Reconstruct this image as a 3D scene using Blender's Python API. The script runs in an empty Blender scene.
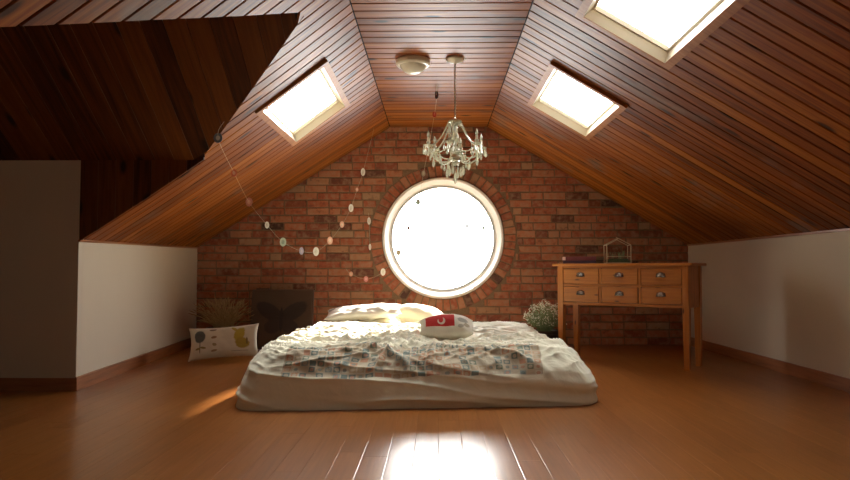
import bpy, bmesh, math, random
from mathutils import Vector, Matrix, noise
random.seed(7)
S = bpy.context.scene
COL = S.collection
pi = math.pi

# ------------------------------------------------------------------ camera, world, sun, exposure
F_PX = 690.0
CAM_H = 0.77
yaw = math.atan(10 / F_PX)
pitch = math.atan(30 / F_PX)
cd = bpy.data.cameras.new('camera')
cd.sensor_fit = 'HORIZONTAL'
cd.sensor_width = 36.0
cd.lens = 36.0 * F_PX / 850.0
cd.clip_start = 0.02
cam = bpy.data.objects.new('camera', cd)
COL.objects.link(cam)
cam.location = (0, 0, CAM_H)
cam.rotation_euler = (pi / 2 + pitch, 0, yaw)
S.camera = cam

SKY_STRENGTH = 3.9
GLOW = 17.0
w = bpy.data.worlds.new('overcast_sky')
S.world = w
w.use_nodes = True
bg = w.node_tree.nodes['Background']
bg.inputs['Color'].default_value = (1.0, 0.985, 0.95, 1)
# hazy sky, brighter round the sun that stands behind the round window
_nt = w.node_tree
_tc = _nt.nodes.new('ShaderNodeTexCoord')
_dot = _nt.nodes.new('ShaderNodeVectorMath')
_dot.operation = 'DOT_PRODUCT'
_nt.links.new(_tc.outputs['Generated'], _dot.inputs[0])
_dot.inputs[1].default_value = Vector((0.12, 1.0, 0.50)).normalized()
_mr = _nt.nodes.new('ShaderNodeMapRange')
_mr.interpolation_type = 'SMOOTHERSTEP'
_mr.inputs['From Min'].default_value = 0.35
_mr.inputs['From Max'].default_value = 1.0
_mr.inputs['To Min'].default_value = SKY_STRENGTH
_mr.inputs['To Max'].default_value = SKY_STRENGTH * GLOW
_nt.links.new(_dot.outputs['Value'], _mr.inputs['Value'])
_nt.links.new(_mr.outputs[0], bg.inputs['Strength'])

sd = bpy.data.lights.new('sun', 'SUN')
sd.energy = 70.0
sd.angle = math.radians(3.0)
sd.color = (1.0, 0.9, 0.74)
sun = bpy.data.objects.new('sun', sd)
COL.objects.link(sun)
SUN_DIR = Vector((-0.31, -1.0, -0.46))      # the way the sunlight travels, in through the round window
sun.rotation_euler = SUN_DIR.to_track_quat('-Z', 'Y').to_euler()

vs = S.view_settings
vs.view_transform = 'Standard'
vs.look = 'None'
vs.gamma = 1.0
vs.use_curve_mapping = False
vs.exposure = -0.70
S.cycles.max_bounces = 10
S.cycles.diffuse_bounces = 6
S.cycles.sample_clamp_indirect = 12.0


def portal(loc, direction, sx, sy):
    d = bpy.data.lights.new('daylight_portal', 'AREA')
    d.shape = 'RECTANGLE'
    d.size = sx
    d.size_y = sy
    d.cycles.is_portal = True
    o = bpy.data.objects.new('daylight_portal', d)
    o.location = loc
    o.rotation_euler = Vector(direction).to_track_quat('-Z', 'Y').to_euler()
    COL.objects.link(o)
    return o


# ------------------------------------------------------------------ camera geometry used only to find world positions
_fw = Vector((-math.sin(yaw) * math.cos(pitch), math.cos(yaw) * math.cos(pitch), math.sin(pitch)))
_rt = Vector((math.cos(yaw), math.sin(yaw), 0))
_up = _rt.cross(_fw)


def at(u, v, Y):
    """world point at depth Y for a point of the photograph"""
    d = _rt * ((u - 425) / F_PX) + _up * ((240 - v) / F_PX) + _fw
    return Vector((0, 0, CAM_H)) + d * (Y / d.y)


# ------------------------------------------------------------------ materials
def newmat(name):
    m = bpy.data.materials.new(name)
    m.use_nodes = True
    nt = m.node_tree
    b = nt.nodes['Principled BSDF']
    return m, nt, b


def N(nt, typ, **kw):
    n = nt.nodes.new(typ)
    for k, v in kw.items():
        setattr(n, k, v)
    return n


def L(nt, a, b):
    nt.links.new(a, b)


def ramp(nt, fac, stops, interp='LINEAR'):
    r = N(nt, 'ShaderNodeValToRGB')
    cr = r.color_ramp
    cr.interpolation = interp
    while len(cr.elements) < len(stops):
        cr.elements.new(0.5)
    for e, (p, c) in zip(cr.elements, stops):
        e.position = p
        e.color = (*c, 1)
    if fac is not None:
        L(nt, fac, r.inputs[0])
    return r.outputs[0]


def math_(nt, op, a, b=None, c=None, clamp=False):
    n = N(nt, 'ShaderNodeMath', operation=op)
    n.use_clamp = clamp
    for i, x in enumerate((a, b, c)):
        if x is None:
            continue
        if isinstance(x, (int, float)):
            n.inputs[i].default_value = x
        else:
            L(nt, x, n.inputs[i])
    return n.outputs[0]


def mix(nt, fac, a, b, mode='MIX'):
    n = N(nt, 'ShaderNodeMix', data_type='RGBA', blend_type=mode)
    n.clamp_factor = True
    for sock, x in ((n.inputs[0], fac), (n.inputs[6], a), (n.inputs[7], b)):
        if isinstance(x, (int, float)):
            sock.default_value = x
        elif isinstance(x, tuple):
            sock.default_value = (*x, 1)
        else:
            L(nt, x, sock)
    return n.outputs[2]


def plain(name, col, rough=0.6, metal=0.0, noise_amt=0.12, noise_scale=30, bump=0.0, coat=0.0):
    m, nt, b = newmat(name)
    tc = N(nt, 'ShaderNodeTexCoord')
    nz = N(nt, 'ShaderNodeTexNoise')
    nz.inputs['Scale'].default_value = noise_scale
    nz.inputs['Detail'].default_value = 4
    L(nt, tc.outputs['Object'], nz.inputs['Vector'])
    c = mix(nt, nz.outputs[0], tuple(x * (1 - noise_amt) for x in col), tuple(min(1, x * (1 + noise_amt)) for x in col))
    L(nt, c, b.inputs['Base Color'])
    b.inputs['Roughness'].default_value = rough
    b.inputs['Metallic'].default_value = metal
    b.inputs['Coat Weight'].default_value = coat
    if bump:
        bp = N(nt, 'ShaderNodeBump')
        bp.inputs['Strength'].default_value = bump
        bp.inputs['Distance'].default_value = 0.004
        L(nt, nz.outputs[0], bp.inputs['Height'])
        L(nt, bp.outputs[0], b.inputs['Normal'])
    return m


def boards(name, dark, mid, light, rough=0.4, knots=True, grain=1.0, knot_scale=(2.2, 9.0), island=0.5, stain=0.0, coat=0.0, spec=0.5, bump=0.25, gscale=26.0, detail=6):
    """varnished boards; UV is metres along and across the board, every board is its own mesh island"""
    m, nt, b = newmat(name)
    uv = N(nt, 'ShaderNodeUVMap')
    geo = N(nt, 'ShaderNodeNewGeometry')
    rnd = geo.outputs['Random Per Island']
    off = N(nt, 'ShaderNodeCombineXYZ')
    L(nt, math_(nt, 'MULTIPLY', rnd, 37.0), off.inputs[0])
    L(nt, math_(nt, 'MULTIPLY', rnd, 11.0), off.inputs[1])
    L(nt, math_(nt, 'MULTIPLY', rnd, 23.0), off.inputs[2])
    add = N(nt, 'ShaderNodeVectorMath', operation='ADD')
    L(nt, uv.outputs[0], add.inputs[0])
    L(nt, off.outputs[0], add.inputs[1])
    mp = N(nt, 'ShaderNodeMapping')
    mp.inputs['Scale'].default_value = (1.6, gscale, 1.0)
    L(nt, add.outputs[0], mp.inputs[0])
    nz = N(nt, 'ShaderNodeTexNoise')
    nz.inputs['Scale'].default_value = 1.6 * grain
    nz.inputs['Detail'].default_value = detail
    nz.inputs['Distortion'].default_value = 0.6 if detail > 2 else 0.0
    L(nt, mp.outputs[0], nz.inputs['Vector'])
    g = math_(nt, 'MULTIPLY_ADD', math_(nt, 'SUBTRACT', nz.outputs[0], 0.5), 1.1, 0.5)
    r2 = math_(nt, 'MULTIPLY', math_(nt, 'SUBTRACT', rnd, 0.5), island)
    val = math_(nt, 'ADD', g, r2, clamp=True)
    c = ramp(nt, val, [(0.15, dark), (0.5, mid), (0.9, light)])
    if knots:
        mk = N(nt, 'ShaderNodeMapping')
        mk.inputs['Scale'].default_value = (knot_scale[0], knot_scale[1], 1.0)
        L(nt, add.outputs[0], mk.inputs[0])
        vo = N(nt, 'ShaderNodeTexVoronoi', voronoi_dimensions='2D')
        vo.inputs['Scale'].default_value = 1.0
        L(nt, mk.outputs[0], vo.inputs['Vector'])
        k = ramp(nt, vo.outputs['Distance'], [(0.07, (1, 1, 1)), (0.17, (0, 0, 0))])
        sep = N(nt, 'ShaderNodeSeparateColor')
        L(nt, vo.outputs['Color'], sep.inputs[0])
        gate = math_(nt, 'LESS_THAN', sep.outputs[0], 0.26)
        kk = math_(nt, 'MULTIPLY', math_(nt, 'MULTIPLY', k, gate), 0.88)
        c = mix(nt, kk, c, tuple(x * 0.22 for x in dark))
    if stain:
        ns = N(nt, 'ShaderNodeTexNoise')
        ns.inputs['Scale'].default_value = 2.6
        ns.inputs['Detail'].default_value = 3
        tc = N(nt, 'ShaderNodeTexCoord')
        L(nt, tc.outputs['Object'], ns.inputs['Vector'])
        f = ramp(nt, ns.outputs[0], [(0.6, (0, 0, 0)), (0.72, (1, 1, 1))])
        c = mix(nt, math_(nt, 'MULTIPLY', f, stain), c, (0.16, 0.15, 0.14))
    L(nt, c, b.inputs['Base Color'])
    b.inputs['Roughness'].default_value = rough
    b.inputs['Specular IOR Level'].default_value = spec
    b.inputs['Coat Weight'].default_value = coat
    b.inputs['Coat Roughness'].default_value = 0.12
    bp = N(nt, 'ShaderNodeBump')
    bp.inputs['Strength'].default_value = bump
    bp.inputs['Distance'].default_value = 0.002
    L(nt, nz.outputs[0], bp.inputs['Height'])
    L(nt, bp.outputs[0], b.inputs['Normal'])
    return m


M = {}
M['ceil'] = boards('ceiling_boards', (0.075, 0.015, 0.0015), (0.23, 0.058, 0.0045), (0.41, 0.140, 0.014), rough=0.48, island=0.42, stain=0.5, spec=0.26, knot_scale=(2.6, 6.0))
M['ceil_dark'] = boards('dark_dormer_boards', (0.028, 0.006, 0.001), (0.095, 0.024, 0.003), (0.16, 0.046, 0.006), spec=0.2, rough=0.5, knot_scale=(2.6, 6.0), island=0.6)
M['floor'] = boards('floor_boards', (0.19, 0.060, 0.009), (0.255, 0.086, 0.014), (0.32, 0.118, 0.024), bump=0.0, rough=0.28, gscale=34.0, detail=2, knots=False, island=0.25, grain=1.3)
M['trim'] = boards('skirting_wood', (0.15, 0.05, 0.014), (0.28, 0.10, 0.03), (0.38, 0.15, 0.05), rough=0.4, knots=False)
M['casing'] = boards('skylight_casing_wood', (0.22, 0.07, 0.012), (0.36, 0.13, 0.025), (0.45, 0.19, 0.05), spec=0.2, rough=0.5, knots=False)
M['pine'] = boards('honey_pine', (0.26, 0.078, 0.008), (0.45, 0.152, 0.017), (0.58, 0.225, 0.034), rough=0.38, island=0.25, knot_scale=(6, 18))
M['gap'] = plain('dark_groove', (0.02, 0.008, 0.004), 0.9)
M['plaster'] = plain('painted_plaster', (0.55, 0.475, 0.365), 0.85, noise_scale=3, noise_amt=0.04, bump=0.05)
M['white'] = plain('white_painted_frame', (0.88, 0.87, 0.83), 0.4, noise_amt=0.02)
M['reveal'] = plain('skylight_lining', (0.72, 0.64, 0.48), 0.55, noise_amt=0.03)
M['mortar'] = plain('brick_mortar', (0.18, 0.115, 0.065), 0.95, noise_scale=50, noise_amt=0.3, bump=0.6)
M['grey'] = plain('grey_gasket', (0.45, 0.46, 0.50), 0.5)


def brick_mat():
    m, nt, b = newmat('old_red_brick')
    geo = N(nt, 'ShaderNodeNewGeometry')
    rnd = geo.outputs['Random Per Island']
    tc = N(nt, 'ShaderNodeTexCoord')
    base = ramp(nt, rnd, [(0.0, (0.05, 0.020, 0.012)), (0.06, (0.18, 0.048, 0.022)), (0.3, (0.30, 0.075, 0.030)),
                          (0.6, (0.36, 0.105, 0.043)), (0.88, (0.38, 0.145, 0.068)), (1.0, (0.33, 0.19, 0.10))])
    nz = N(nt, 'ShaderNodeTexNoise')
    nz.inputs['Scale'].default_value = 22
    nz.inputs['Detail'].default_value = 6
    L(nt, tc.outputs['Object'], nz.inputs['Vector'])
    f = ramp(nt, nz.outputs[0], [(0.45, (0, 0, 0)), (0.68, (1, 1, 1))])
    c = mix(nt, math_(nt, 'MULTIPLY', f, 0.5), base, (0.33, 0.23, 0.15))
    f2 = ramp(nt, nz.outputs[0], [(0.30, (1, 1, 1)), (0.42, (0, 0, 0))])
    c = mix(nt, math_(nt, 'MULTIPLY', f2, 0.5), c, (0.08, 0.035, 0.025))
    L(nt, c, b.inputs['Base Color'])
    b.inputs['Roughness'].default_value = 0.8
    bp = N(nt, 'ShaderNodeBump')
    bp.inputs['Strength'].default_value = 0.7
    bp.inputs['Distance'].default_value = 0.006
    L(nt, nz.outputs[0], bp.inputs['Height'])
    L(nt, bp.outputs[0], b.inputs['Normal'])
    return m


M['brick'] = brick_mat()


def pane_mat(name, tint=(1, 1, 1), gloss=0.06, body=None):
    m = bpy.data.materials.new(name)
    m.use_nodes = True
    nt = m.node_tree
    nt.nodes.clear()
    out = N(nt, 'ShaderNodeOutputMaterial')
    tr = N(nt, 'ShaderNodeBsdfTransparent')
    tr.inputs[0].default_value = (*tint, 1)
    gl = N(nt, 'ShaderNodeBsdfGlossy')
    gl.inputs['Roughness'].default_value = 0.03
    lw = N(nt, 'ShaderNodeLayerWeight')
    lw.inputs[0].default_value = 0.25
    f = math_(nt, 'MULTIPLY_ADD', lw.outputs['Facing'], 0.25, gloss, clamp=True)
    ms = N(nt, 'ShaderNodeMixShader')
    L(nt, f, ms.inputs[0])
    L(nt, tr.outputs[0], ms.inputs[1])
    L(nt, gl.outputs[0], ms.inputs[2])
    res = ms.outputs[0]
    if body:
        df = N(nt, 'ShaderNodeBsdfDiffuse')
        df.inputs[0].default_value = (*body, 1)
        tl = N(nt, 'ShaderNodeBsdfTranslucent')
        tl.inputs[0].default_value = (*body, 1)
        m2 = N(nt, 'ShaderNodeMixShader')
        L(nt, df.outputs[0], m2.inputs[1])
        L(nt, tl.outputs[0], m2.inputs[2])
        m3 = N(nt, 'ShaderNodeMixShader')
        m3.inputs[0].default_value = 0.40
        L(nt, res, m3.inputs[1])
        L(nt, m2.outputs[0], m3.inputs[2])
        res = m3.outputs[0]
    L(nt, res, out.inputs[0])
    return m


M['pane'] = pane_mat('clear_pane', (0.97, 0.98, 0.98), 0.03)
M['crystal'] = pane_mat('cut_crystal', (0.90, 0.90, 0.80), 0.30, (0.80, 0.80, 0.66))


# ------------------------------------------------------------------ mesh helpers
class MB:
    def __init__(self):
        self.v, self.f, self.uv = [], [], []
        self.mi = []

    def add(self, vs, fs, uvs=None, mi=0):
        o = len(self.v)
        self.v += [Vector(x) for x in vs]
        for k, f in enumerate(fs):
            self.f.append(tuple(i + o for i in f))
            self.uv.append([uvs[i] for i in f] if uvs else [(0, 0)] * len(f))
            self.mi.append(mi)

    def xf(self, mat):
        self.v = [mat @ x for x in self.v]
        return self


def box(mb, x0, x1, y0, y1, z0, z1, c=0.0, mi=0):
    """box with chamfered edges, uv along its longest side"""
    ext = [x1 - x0, y1 - y0, z1 - z0]
    la = ext.index(max(ext))
    bm = bmesh.new()
    bmesh.ops.create_cube(bm, size=1.0)
    for v in bm.verts:
        v.co = Vector(((x0 + x1) / 2 + v.co.x * ext[0], (y0 + y1) / 2 + v.co.y * ext[1], (z0 + z1) / 2 + v.co.z * ext[2]))
    if c > 0:
        bmesh.ops.bevel(bm, geom=list(bm.edges), offset=min(c, min(ext) * 0.3), segments=2, profile=0.6, affect='EDGES')
    bm.verts.ensure_lookup_table()
    o = len(mb.v)
    mb.v += [v.co.copy() for v in bm.verts]
    for f in bm.faces:
        mb.f.append(tuple(v.index + o for v in f.verts))
        n = f.normal
        na = max(range(3), key=lambda i: abs(n[i]))
        oth = [i for i in range(3) if i != na]
        a = la if la in oth else oth[0]
        b_ = [i for i in oth if i != a][0]
        mb.uv.append([(v.co[a], v.co[b_]) for v in f.verts])
        mb.mi.append(mi)
    bm.free()


def tube(mb, pts, r, n=8, cap=True, mi=0):
    """tube along points; r number or list"""
    pts = [Vector(p) for p in pts]
    rs = r if isinstance(r, (list, tuple)) else [r] * len(pts)
    vs, fs = [], []
    prev = None
    for i, p in enumerate(pts):
        t = (pts[min(i + 1, len(pts) - 1)] - pts[max(i - 1, 0)])
        t = t.normalized() if t.length > 1e-9 else Vector((0, 0, 1))
        if prev is None:
            a = Vector((0, 0, 1)) if abs(t.z) < 0.9 else Vector((1, 0, 0))
            x = t.cross(a).normalized()
        else:
            x = (prev - t * prev.dot(t)).normalized()
        prev = x
        y = t.cross(x)
        for k in range(n):
            an = 2 * pi * k / n
            vs.append(p + (x * math.cos(an) + y * math.sin(an)) * rs[i])
    for i in range(len(pts) - 1):
        for k in range(n):
            k2 = (k + 1) % n
            fs.append((i * n + k, i * n + k2, (i + 1) * n + k2, (i + 1) * n + k))
    if cap:
        fs.append(tuple(range(n))[::-1])
        fs.append(tuple((len(pts) - 1) * n + k for k in range(n)))
    mb.add(vs, fs, mi=mi)


def lathe(mb, prof, c=(0, 0, 0), n=24, mi=0, axis='Z'):
    """prof = [(r,z)...] spun about the axis"""
    vs, fs = [], []
    c = Vector(c)
    for r, z in prof:
        for k in range(n):
            a = 2 * pi * k / n
            p = Vector((r * math.cos(a), r * math.sin(a), z))
            if axis == 'Y':
                p = Vector((p.x, p.z, p.y))
            vs.append(c + p)
    for i in range(len(prof) - 1):
        for k in range(n):
            k2 = (k + 1) % n
            fs.append((i * n + k, i * n + k2, (i + 1) * n + k2, (i + 1) * n + k))
    mb.add(vs, fs, mi=mi)


def blob(mb, c, rx, ry, rz, nu=10, nv=6, mi=0):
    vs, fs = [], []
    c = Vector(c)
    for j in range(nv + 1):
        ph = -pi / 2 + pi * j / nv
        for k in range(nu):
            a = 2 * pi * k / nu
            vs.append(c + Vector((rx * math.cos(ph) * math.cos(a), ry * math.cos(ph) * math.sin(a), rz * math.sin(ph))))
    for j in range(nv):
        for k in range(nu):
            k2 = (k + 1) % nu
            fs.append((j * nu + k, j * nu + k2, (j + 1) * nu + k2, (j + 1) * nu + k))
    mb.add(vs, fs, mi=mi)


def make(name, mb, mat, parent=None, smooth=False, world=False):
    """link one mesh object. world=True: verts are world coordinates, shifted to the parent's frame"""
    me = bpy.data.meshes.new(name)
    vs_ = mb.v
    if parent is not None and world:
        inv = (Matrix.Translation(parent.location) @ parent.rotation_euler.to_matrix().to_4x4()).inverted()
        vs_ = [inv @ v for v in vs_]
    me.from_pydata([tuple(v) for v in vs_], [], mb.f)
    uvl = me.uv_layers.new(name='UVMap')
    i = 0
    for f in mb.uv:
        for c in f:
            uvl.data[i].uv = c
            i += 1
    mats = mat if isinstance(mat, (list, tuple)) else [mat]
    for m in mats:
        me.materials.append(m)
    me.polygons.foreach_set('material_index', mb.mi)
    if smooth:
        me.polygons.foreach_set('use_smooth', [True] * len(me.polygons))
    me.update()
    o = bpy.data.objects.new(name, me)
    COL.objects.link(o)
    if parent is not None:
        o.parent = parent
    return o


def recalc(o, inside=False):
    bm = bmesh.new()
    bm.from_mesh(o.data)
    bmesh.ops.recalc_face_normals(bm, faces=bm.faces)
    bm.to_mesh(o.data)
    bm.free()
    return o


def struct(name, mb, mat, parent=None, smooth=False):
    o = make(name, mb, mat, parent, smooth)
    if parent is None:
        o['kind'] = 'structure'
    return o


def thing(name, label, cat, loc=(0, 0, 0), rotz=0.0, group=None):
    o = bpy.data.objects.new(name, None)
    o.empty_display_size = 0.1
    COL.objects.link(o)
    o.location = loc
    o.rotation_euler = (0, 0, rotz)
    o['label'] = label
    o['category'] = cat
    if group:
        o['group'] = group
    return o


def tag(o, label, cat, group=None):
    o['label'] = label
    o['category'] = cat
    if group:
        o['group'] = group
    return o


def board(mb, P, Nn, a0, a1, b0, b1, th=0.015, c=0.003, n=1, cz=None):
    """one board. P(a,b) point on the visible face, Nn outward normal fn, a0/a1 functions of b or numbers"""
    fa0 = a0 if callable(a0) else (lambda b: a0)
    fa1 = a1 if callable(a1) else (lambda b: a1)
    cz = c if cz is None else cz
    sec = [(b0, -th), (b0, -cz), (b0 + c, 0), (b1 - c, 0), (b1, -cz), (b1, -th)]
    vs, uvs, fs = [], [], []
    for i in range(n + 1):
        for b, o in sec:
            a = fa0(b) + (fa1(b) - fa0(b)) * i / n
            vs.append(P(a, b) + Nn(a, b) * o)
            uvs.append((a, b))
    m = len(sec)
    for i in range(n):
        for k in range(m - 1):
            fs.append((i * m + k, i * m + k + 1, (i + 1) * m + k + 1, (i + 1) * m + k))
    fs.append(tuple(range(m)))
    fs.append(tuple(n * m + k for k in range(m))[::-1])
    mb.add(vs, fs, uvs)


# ------------------------------------------------------------------ the room's shape
YB = 7.156            # brick wall
YR = -2.6             # wall behind the viewer
ZF = 2.26             # flat ceiling
XL, XR = -0.47, 0.544  # where the slopes start
XW = 2.61             # right knee wall
SR = 0.596
YC = 4.40             # dormer cheek
ZD = 1.478            # dormer ceiling at the cheek
APEX = (-0.667, 3.508)
WIN = Vector((0.083, YB, 1.102))
WR = 0.625


def xwall(Y):
    """left knee wall line"""
    return -2.48 + (YB - max(Y, YC)) * (0.19 / (YB - YC))


def zl(x, Y):
    d = max(0.0, XL - x)
    t = min(1.0, max(0.0, (YB - Y) / 2.756))
    q = min(d / 1.81, 1.0)
    return ZF - 0.624 * d - 0.16 * (1 - (1 - q) ** 2) * t


def zr(x):
    return ZF - SR * max(0.0, x - XR)


def PL(a, b):
    return Vector((XL - a, b, zl(XL - a, b)))


def NL(a, b):
    return Vector((0.53, 0, -0.848)).normalized()


def PR(a, b):
    return Vector((XR + a, b, zr(XR + a)))


def NR(a, b):
    return Vector((-SR, 0, -1)).normalized()


def xo(Y):
    """inner edge of the dormer opening in the left slope"""
    pts = [(0.40, -2.42), (2.188, -1.399), (2.669, -1.125), (3.508, -0.667), (4.40, -1.505)]
    if Y <= pts[0][0] or Y >= pts[-1][0]:
        return None
    for (ya, xa), (yb, xb) in zip(pts, pts[1:]):
        if ya <= Y <= yb:
            return xa + (xb - xa) * (Y - ya) / (yb - ya)


SKY_R = [(0.225, 0.70, 4.46, 5.54), (0.22, 0.69, 2.46, 3.60)]   # a0,a1 (horizontal run from the slope's top), y0,y1
SKY_L = [(0.225, 0.65, 4.27, 5.38)]

PITCH = 0.112
GAP = 0.009
fl_mb, bk_mb = MB(), MB()
# flat ceiling
y = YB
rows = []
while y > YR:
    rows.append((max(y - PITCH, YR), y))
    y -= PITCH
PF = lambda a, b: Vector((a, b, ZF))
NF = lambda a, b: Vector((0, 0, -1))
for y0, y1 in rows:
    board(fl_mb, PF, NF, XL + 0.004, XR - 0.004, y0 + GAP / 2, y1 - GAP / 2, c=0.004)
struct('ceiling', fl_mb, M['ceil'])
mb = MB()
box(mb, XL - 0.02, XR + 0.02, YR - 0.1, YB + 0.1, ZF + 0.013, ZF + 0.10)
struct('ceiling_backing', mb, M['gap'])


def slope(P, Nn, dmax, holes, is_left):
    bo, ba = MB(), MB()
    for y0, y1 in rows:
        yc = (y0 + y1) / 2
        cuts = [(h[0], h[1]) for h in holes if h[2] - 0.01 < yc < h[3] + 0.01]
        e0 = (lambda b: 0.0)
        e1 = (lambda b: dmax(b) + 0.04)
        lim0 = e1
        if is_left:
            if xo(y0 + 0.002) is not None or xo(y1 - 0.002) is not None:
                def e1(b, y0=y0, y1=y1):
                    bb = min(max(b, 0.4001), 4.3999)
                    return XL - xo(bb)
        segs = []
        prev = e0
        for c0, c1 in sorted(cuts):
            segs.append((prev, (lambda b, c0=c0: c0)))
            prev = (lambda b, c1=c1: c1)
        segs.append((prev, e1))
        for s0, s1 in segs:
            n = 6 if is_left else 1
            board(bo, P, Nn, lambda b, s0=s0: s0(b) + 0.003, s1, y0 + GAP / 2, y1 - GAP / 2, c=0.004, n=n)
            # boarding behind the gaps
            vs_, fs_ = [], []
            for i in range(n + 1):
                for b in (y0, y1):
                    a = s0(b) + (s1(b) - s0(b)) * i / n
                    vs_.append(P(a, b) - Nn(a, b) * 0.013)
                    vs_.append(P(a, b) - Nn(a, b) * 0.05)
            for i in range(n):
                q = i * 4
                fs_ += [(q, q + 2, q + 6, q + 4), (q + 1, q + 5, q + 7, q + 3)]
            e = n * 4
            fs_ += [(0, 1, 3, 2), (e, e + 2, e + 3, e + 1)]
            ba.add(vs_, fs_)
    return bo, ba


bo, ba = slope(PL, NL, lambda b: XL - xwall(b), SKY_L, True)
struct('ceiling_left', bo, M['ceil'])
struct('ceiling_left_backing', ba, M['gap'])
bo, ba = slope(PR, NR, lambda b: XW - XR, SKY_R, False)
struct('ceiling_right', bo, M['ceil'])
struct('ceiling_right_backing', ba, M['gap'])


# dormer: far roof slope, its boards run down towards the cheek wall
def dz(Y):
    ya = APEX[1]
    za = zl(APEX[0], APEX[1])
    return ZD + (za - ZD) * (YC - Y) / (YC - ya)


GD = Vector((0, -(dz(3.56) - ZD), -(YC - 3.56))).normalized()
bo = MB()
x = -0.68
while x > -3.35:
    x0, x1 = x - 0.125, x

    def yend(b):
        if b > -1.505:
            return 4.40 - (b + 1.505) / 0.838 * 0.892
        return 4.40
    board(bo, lambda a, b: Vector((b, a, dz(a))), lambda a, b: GD, 3.50, lambda b: max(yend(b), 3.53), x0 + 0.001, x1 - 0.001, c=0.002, th=0.012)
    x -= 0.125
bx = MB()
vs_ = [(-3.4, 3.4, dz(3.4) + 0.0), (-3.4, 4.45, dz(4.45)), (-1.54, 4.45, dz(4.45)), (-0.66, 3.52, dz(3.52)), (-0.66, 3.4, dz(3.4))]
vs_ = [Vector(v) + Vector((0, 0.012, 0.016)) for v in vs_]
bx.add(vs_ + [v + Vector((0, 0.03, 0.05)) for v in vs_], [(0, 1, 2, 3, 4), (9, 8, 7, 6, 5)])
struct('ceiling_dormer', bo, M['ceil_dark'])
struct('ceiling_dormer_backing', bx, M['gap'])
# near dormer slope (seen from other positions only) with its end walls
mb = MB()
za = zl(*APEX)
pts = [(-0.667, 3.508, za + 0.02), (-1.399, 2.188, zl(-1.399, 2.188) + 0.02), (-2.42, 0.4, zl(-2.42, 0.4) + 0.02), (-3.4, 0.4, 0.95), (-3.4, 3.51, za + 0.02)]
mb.add(pts + [tuple(Vector(p) + Vector((0, 0, 0.04))) for p in pts], [(0, 1, 2, 3, 4), (9, 8, 7, 6, 5)])
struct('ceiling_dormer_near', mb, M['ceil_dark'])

# cheek: plaster below and beside, vertical boards above the slope
mb = MB()
box(mb, -3.4, xwall(YC), YC, YC + 0.06, 0, ZD + 0.01)
struct('wall_cheek', mb, M['plaster'])
bo = MB()
x = xwall(YC)
while x < -1.50:
    x1 = min(x + 0.115, -1.49)

    def zlow(b):
        return zl(b, YC) - 0.01
    board(bo, lambda a, b: Vector((b, YC, a)), lambda a, b: Vector((0, -1, 0)), zlow, ZD + 0.02, x + 0.001, x1 - 0.001, c=0.002, th=0.02)
    x += 0.115
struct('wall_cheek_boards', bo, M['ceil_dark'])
mb = MB()
vs_ = [(-2.6, YC + 0.02, 0.9), (-1.45, YC + 0.02, ZD + 0.06), (-2.6, YC + 0.02, ZD + 0.06)]
vs2 = [(a, b + 0.03, c) for a, b, c in vs_]
mb.add(vs_ + vs2, [(0, 1, 2), (5, 4, 3)])
struct('wall_cheek_backing', mb, M['gap'])

# knee walls
mb = MB()
vs_ = []
for Y in (YC + 0.058, YB + 0.05):
    xx = xwall(min(Y, YB))
    vs_ += [(xx, Y, 0), (xx, Y, zl(xx, Y) + 0.01), (xx - 0.1, Y, zl(xx, Y) + 0.01), (xx - 0.1, Y, 0)]
mb.add(vs_, [(0, 1, 5, 4), (1, 2, 6, 5), (2, 3, 7, 6), (0, 3, 2, 1), (4, 5, 6, 7)])
struct('wall_left', mb, M['plaster'])
mb = MB()
box(mb, XW, XW + 0.1, YR, YB + 0.1, 0, zr(XW) + 0.01)
struct('wall_right', mb, M['plaster'])
mb = MB()
box(mb, -3.5, -3.36, 0.35, YC + 0.1, 0, 2.3)
box(mb, -3.5, -2.28, 0.30, 0.40, 0, 1.02)
box(mb, -2.39, -2.29, YR, 0.34, 0, 1.05)
struct('wall_left_near', mb, M['plaster'])
mb = MB()
RW = (-0.38, 0.48, 0.85, 1.45)      # added unseen window behind the viewer, for fill light on the bed front
box(mb, -3.5, RW[0], YR - 0.1, YR, 0, 2.4)
box(mb, RW[1], 2.75, YR - 0.1, YR, 0, 2.4)
box(mb, RW[0], RW[1], YR - 0.1, YR, 0, RW[2])
box(mb, RW[0], RW[1], YR - 0.1, YR, RW[3], 2.4)
struct('wall_rear', mb, M['plaster'])
mb = MB()
for b_ in ((RW[0], RW[1], RW[2], RW[2] + 0.05), (RW[0], RW[1], RW[3] - 0.05, RW[3]), (RW[0], RW[0] + 0.05, RW[2], RW[3]),
           (RW[1] - 0.05, RW[1], RW[2], RW[3]), (0.03, 0.07, RW[2], RW[3])):
    box(mb, b_[0], b_[1], YR - 0.07, YR + 0.01, b_[2], b_[3], 0.004)
wf = struct('window_9', mb, M['white'])
mb = MB()
mb.add([(RW[0], YR - 0.04, RW[2]), (RW[1], YR - 0.04, RW[2]), (RW[1], YR - 0.04, RW[3]), (RW[0], YR - 0.04, RW[3])], [(0, 1, 2, 3)])
make('window_pane', mb, M['pane'], wf)
portal(((RW[0] + RW[1]) / 2, YR - 0.12, (RW[2] + RW[3]) / 2), (0, 1, 0), RW[1] - RW[0], RW[3] - RW[2])

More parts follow.
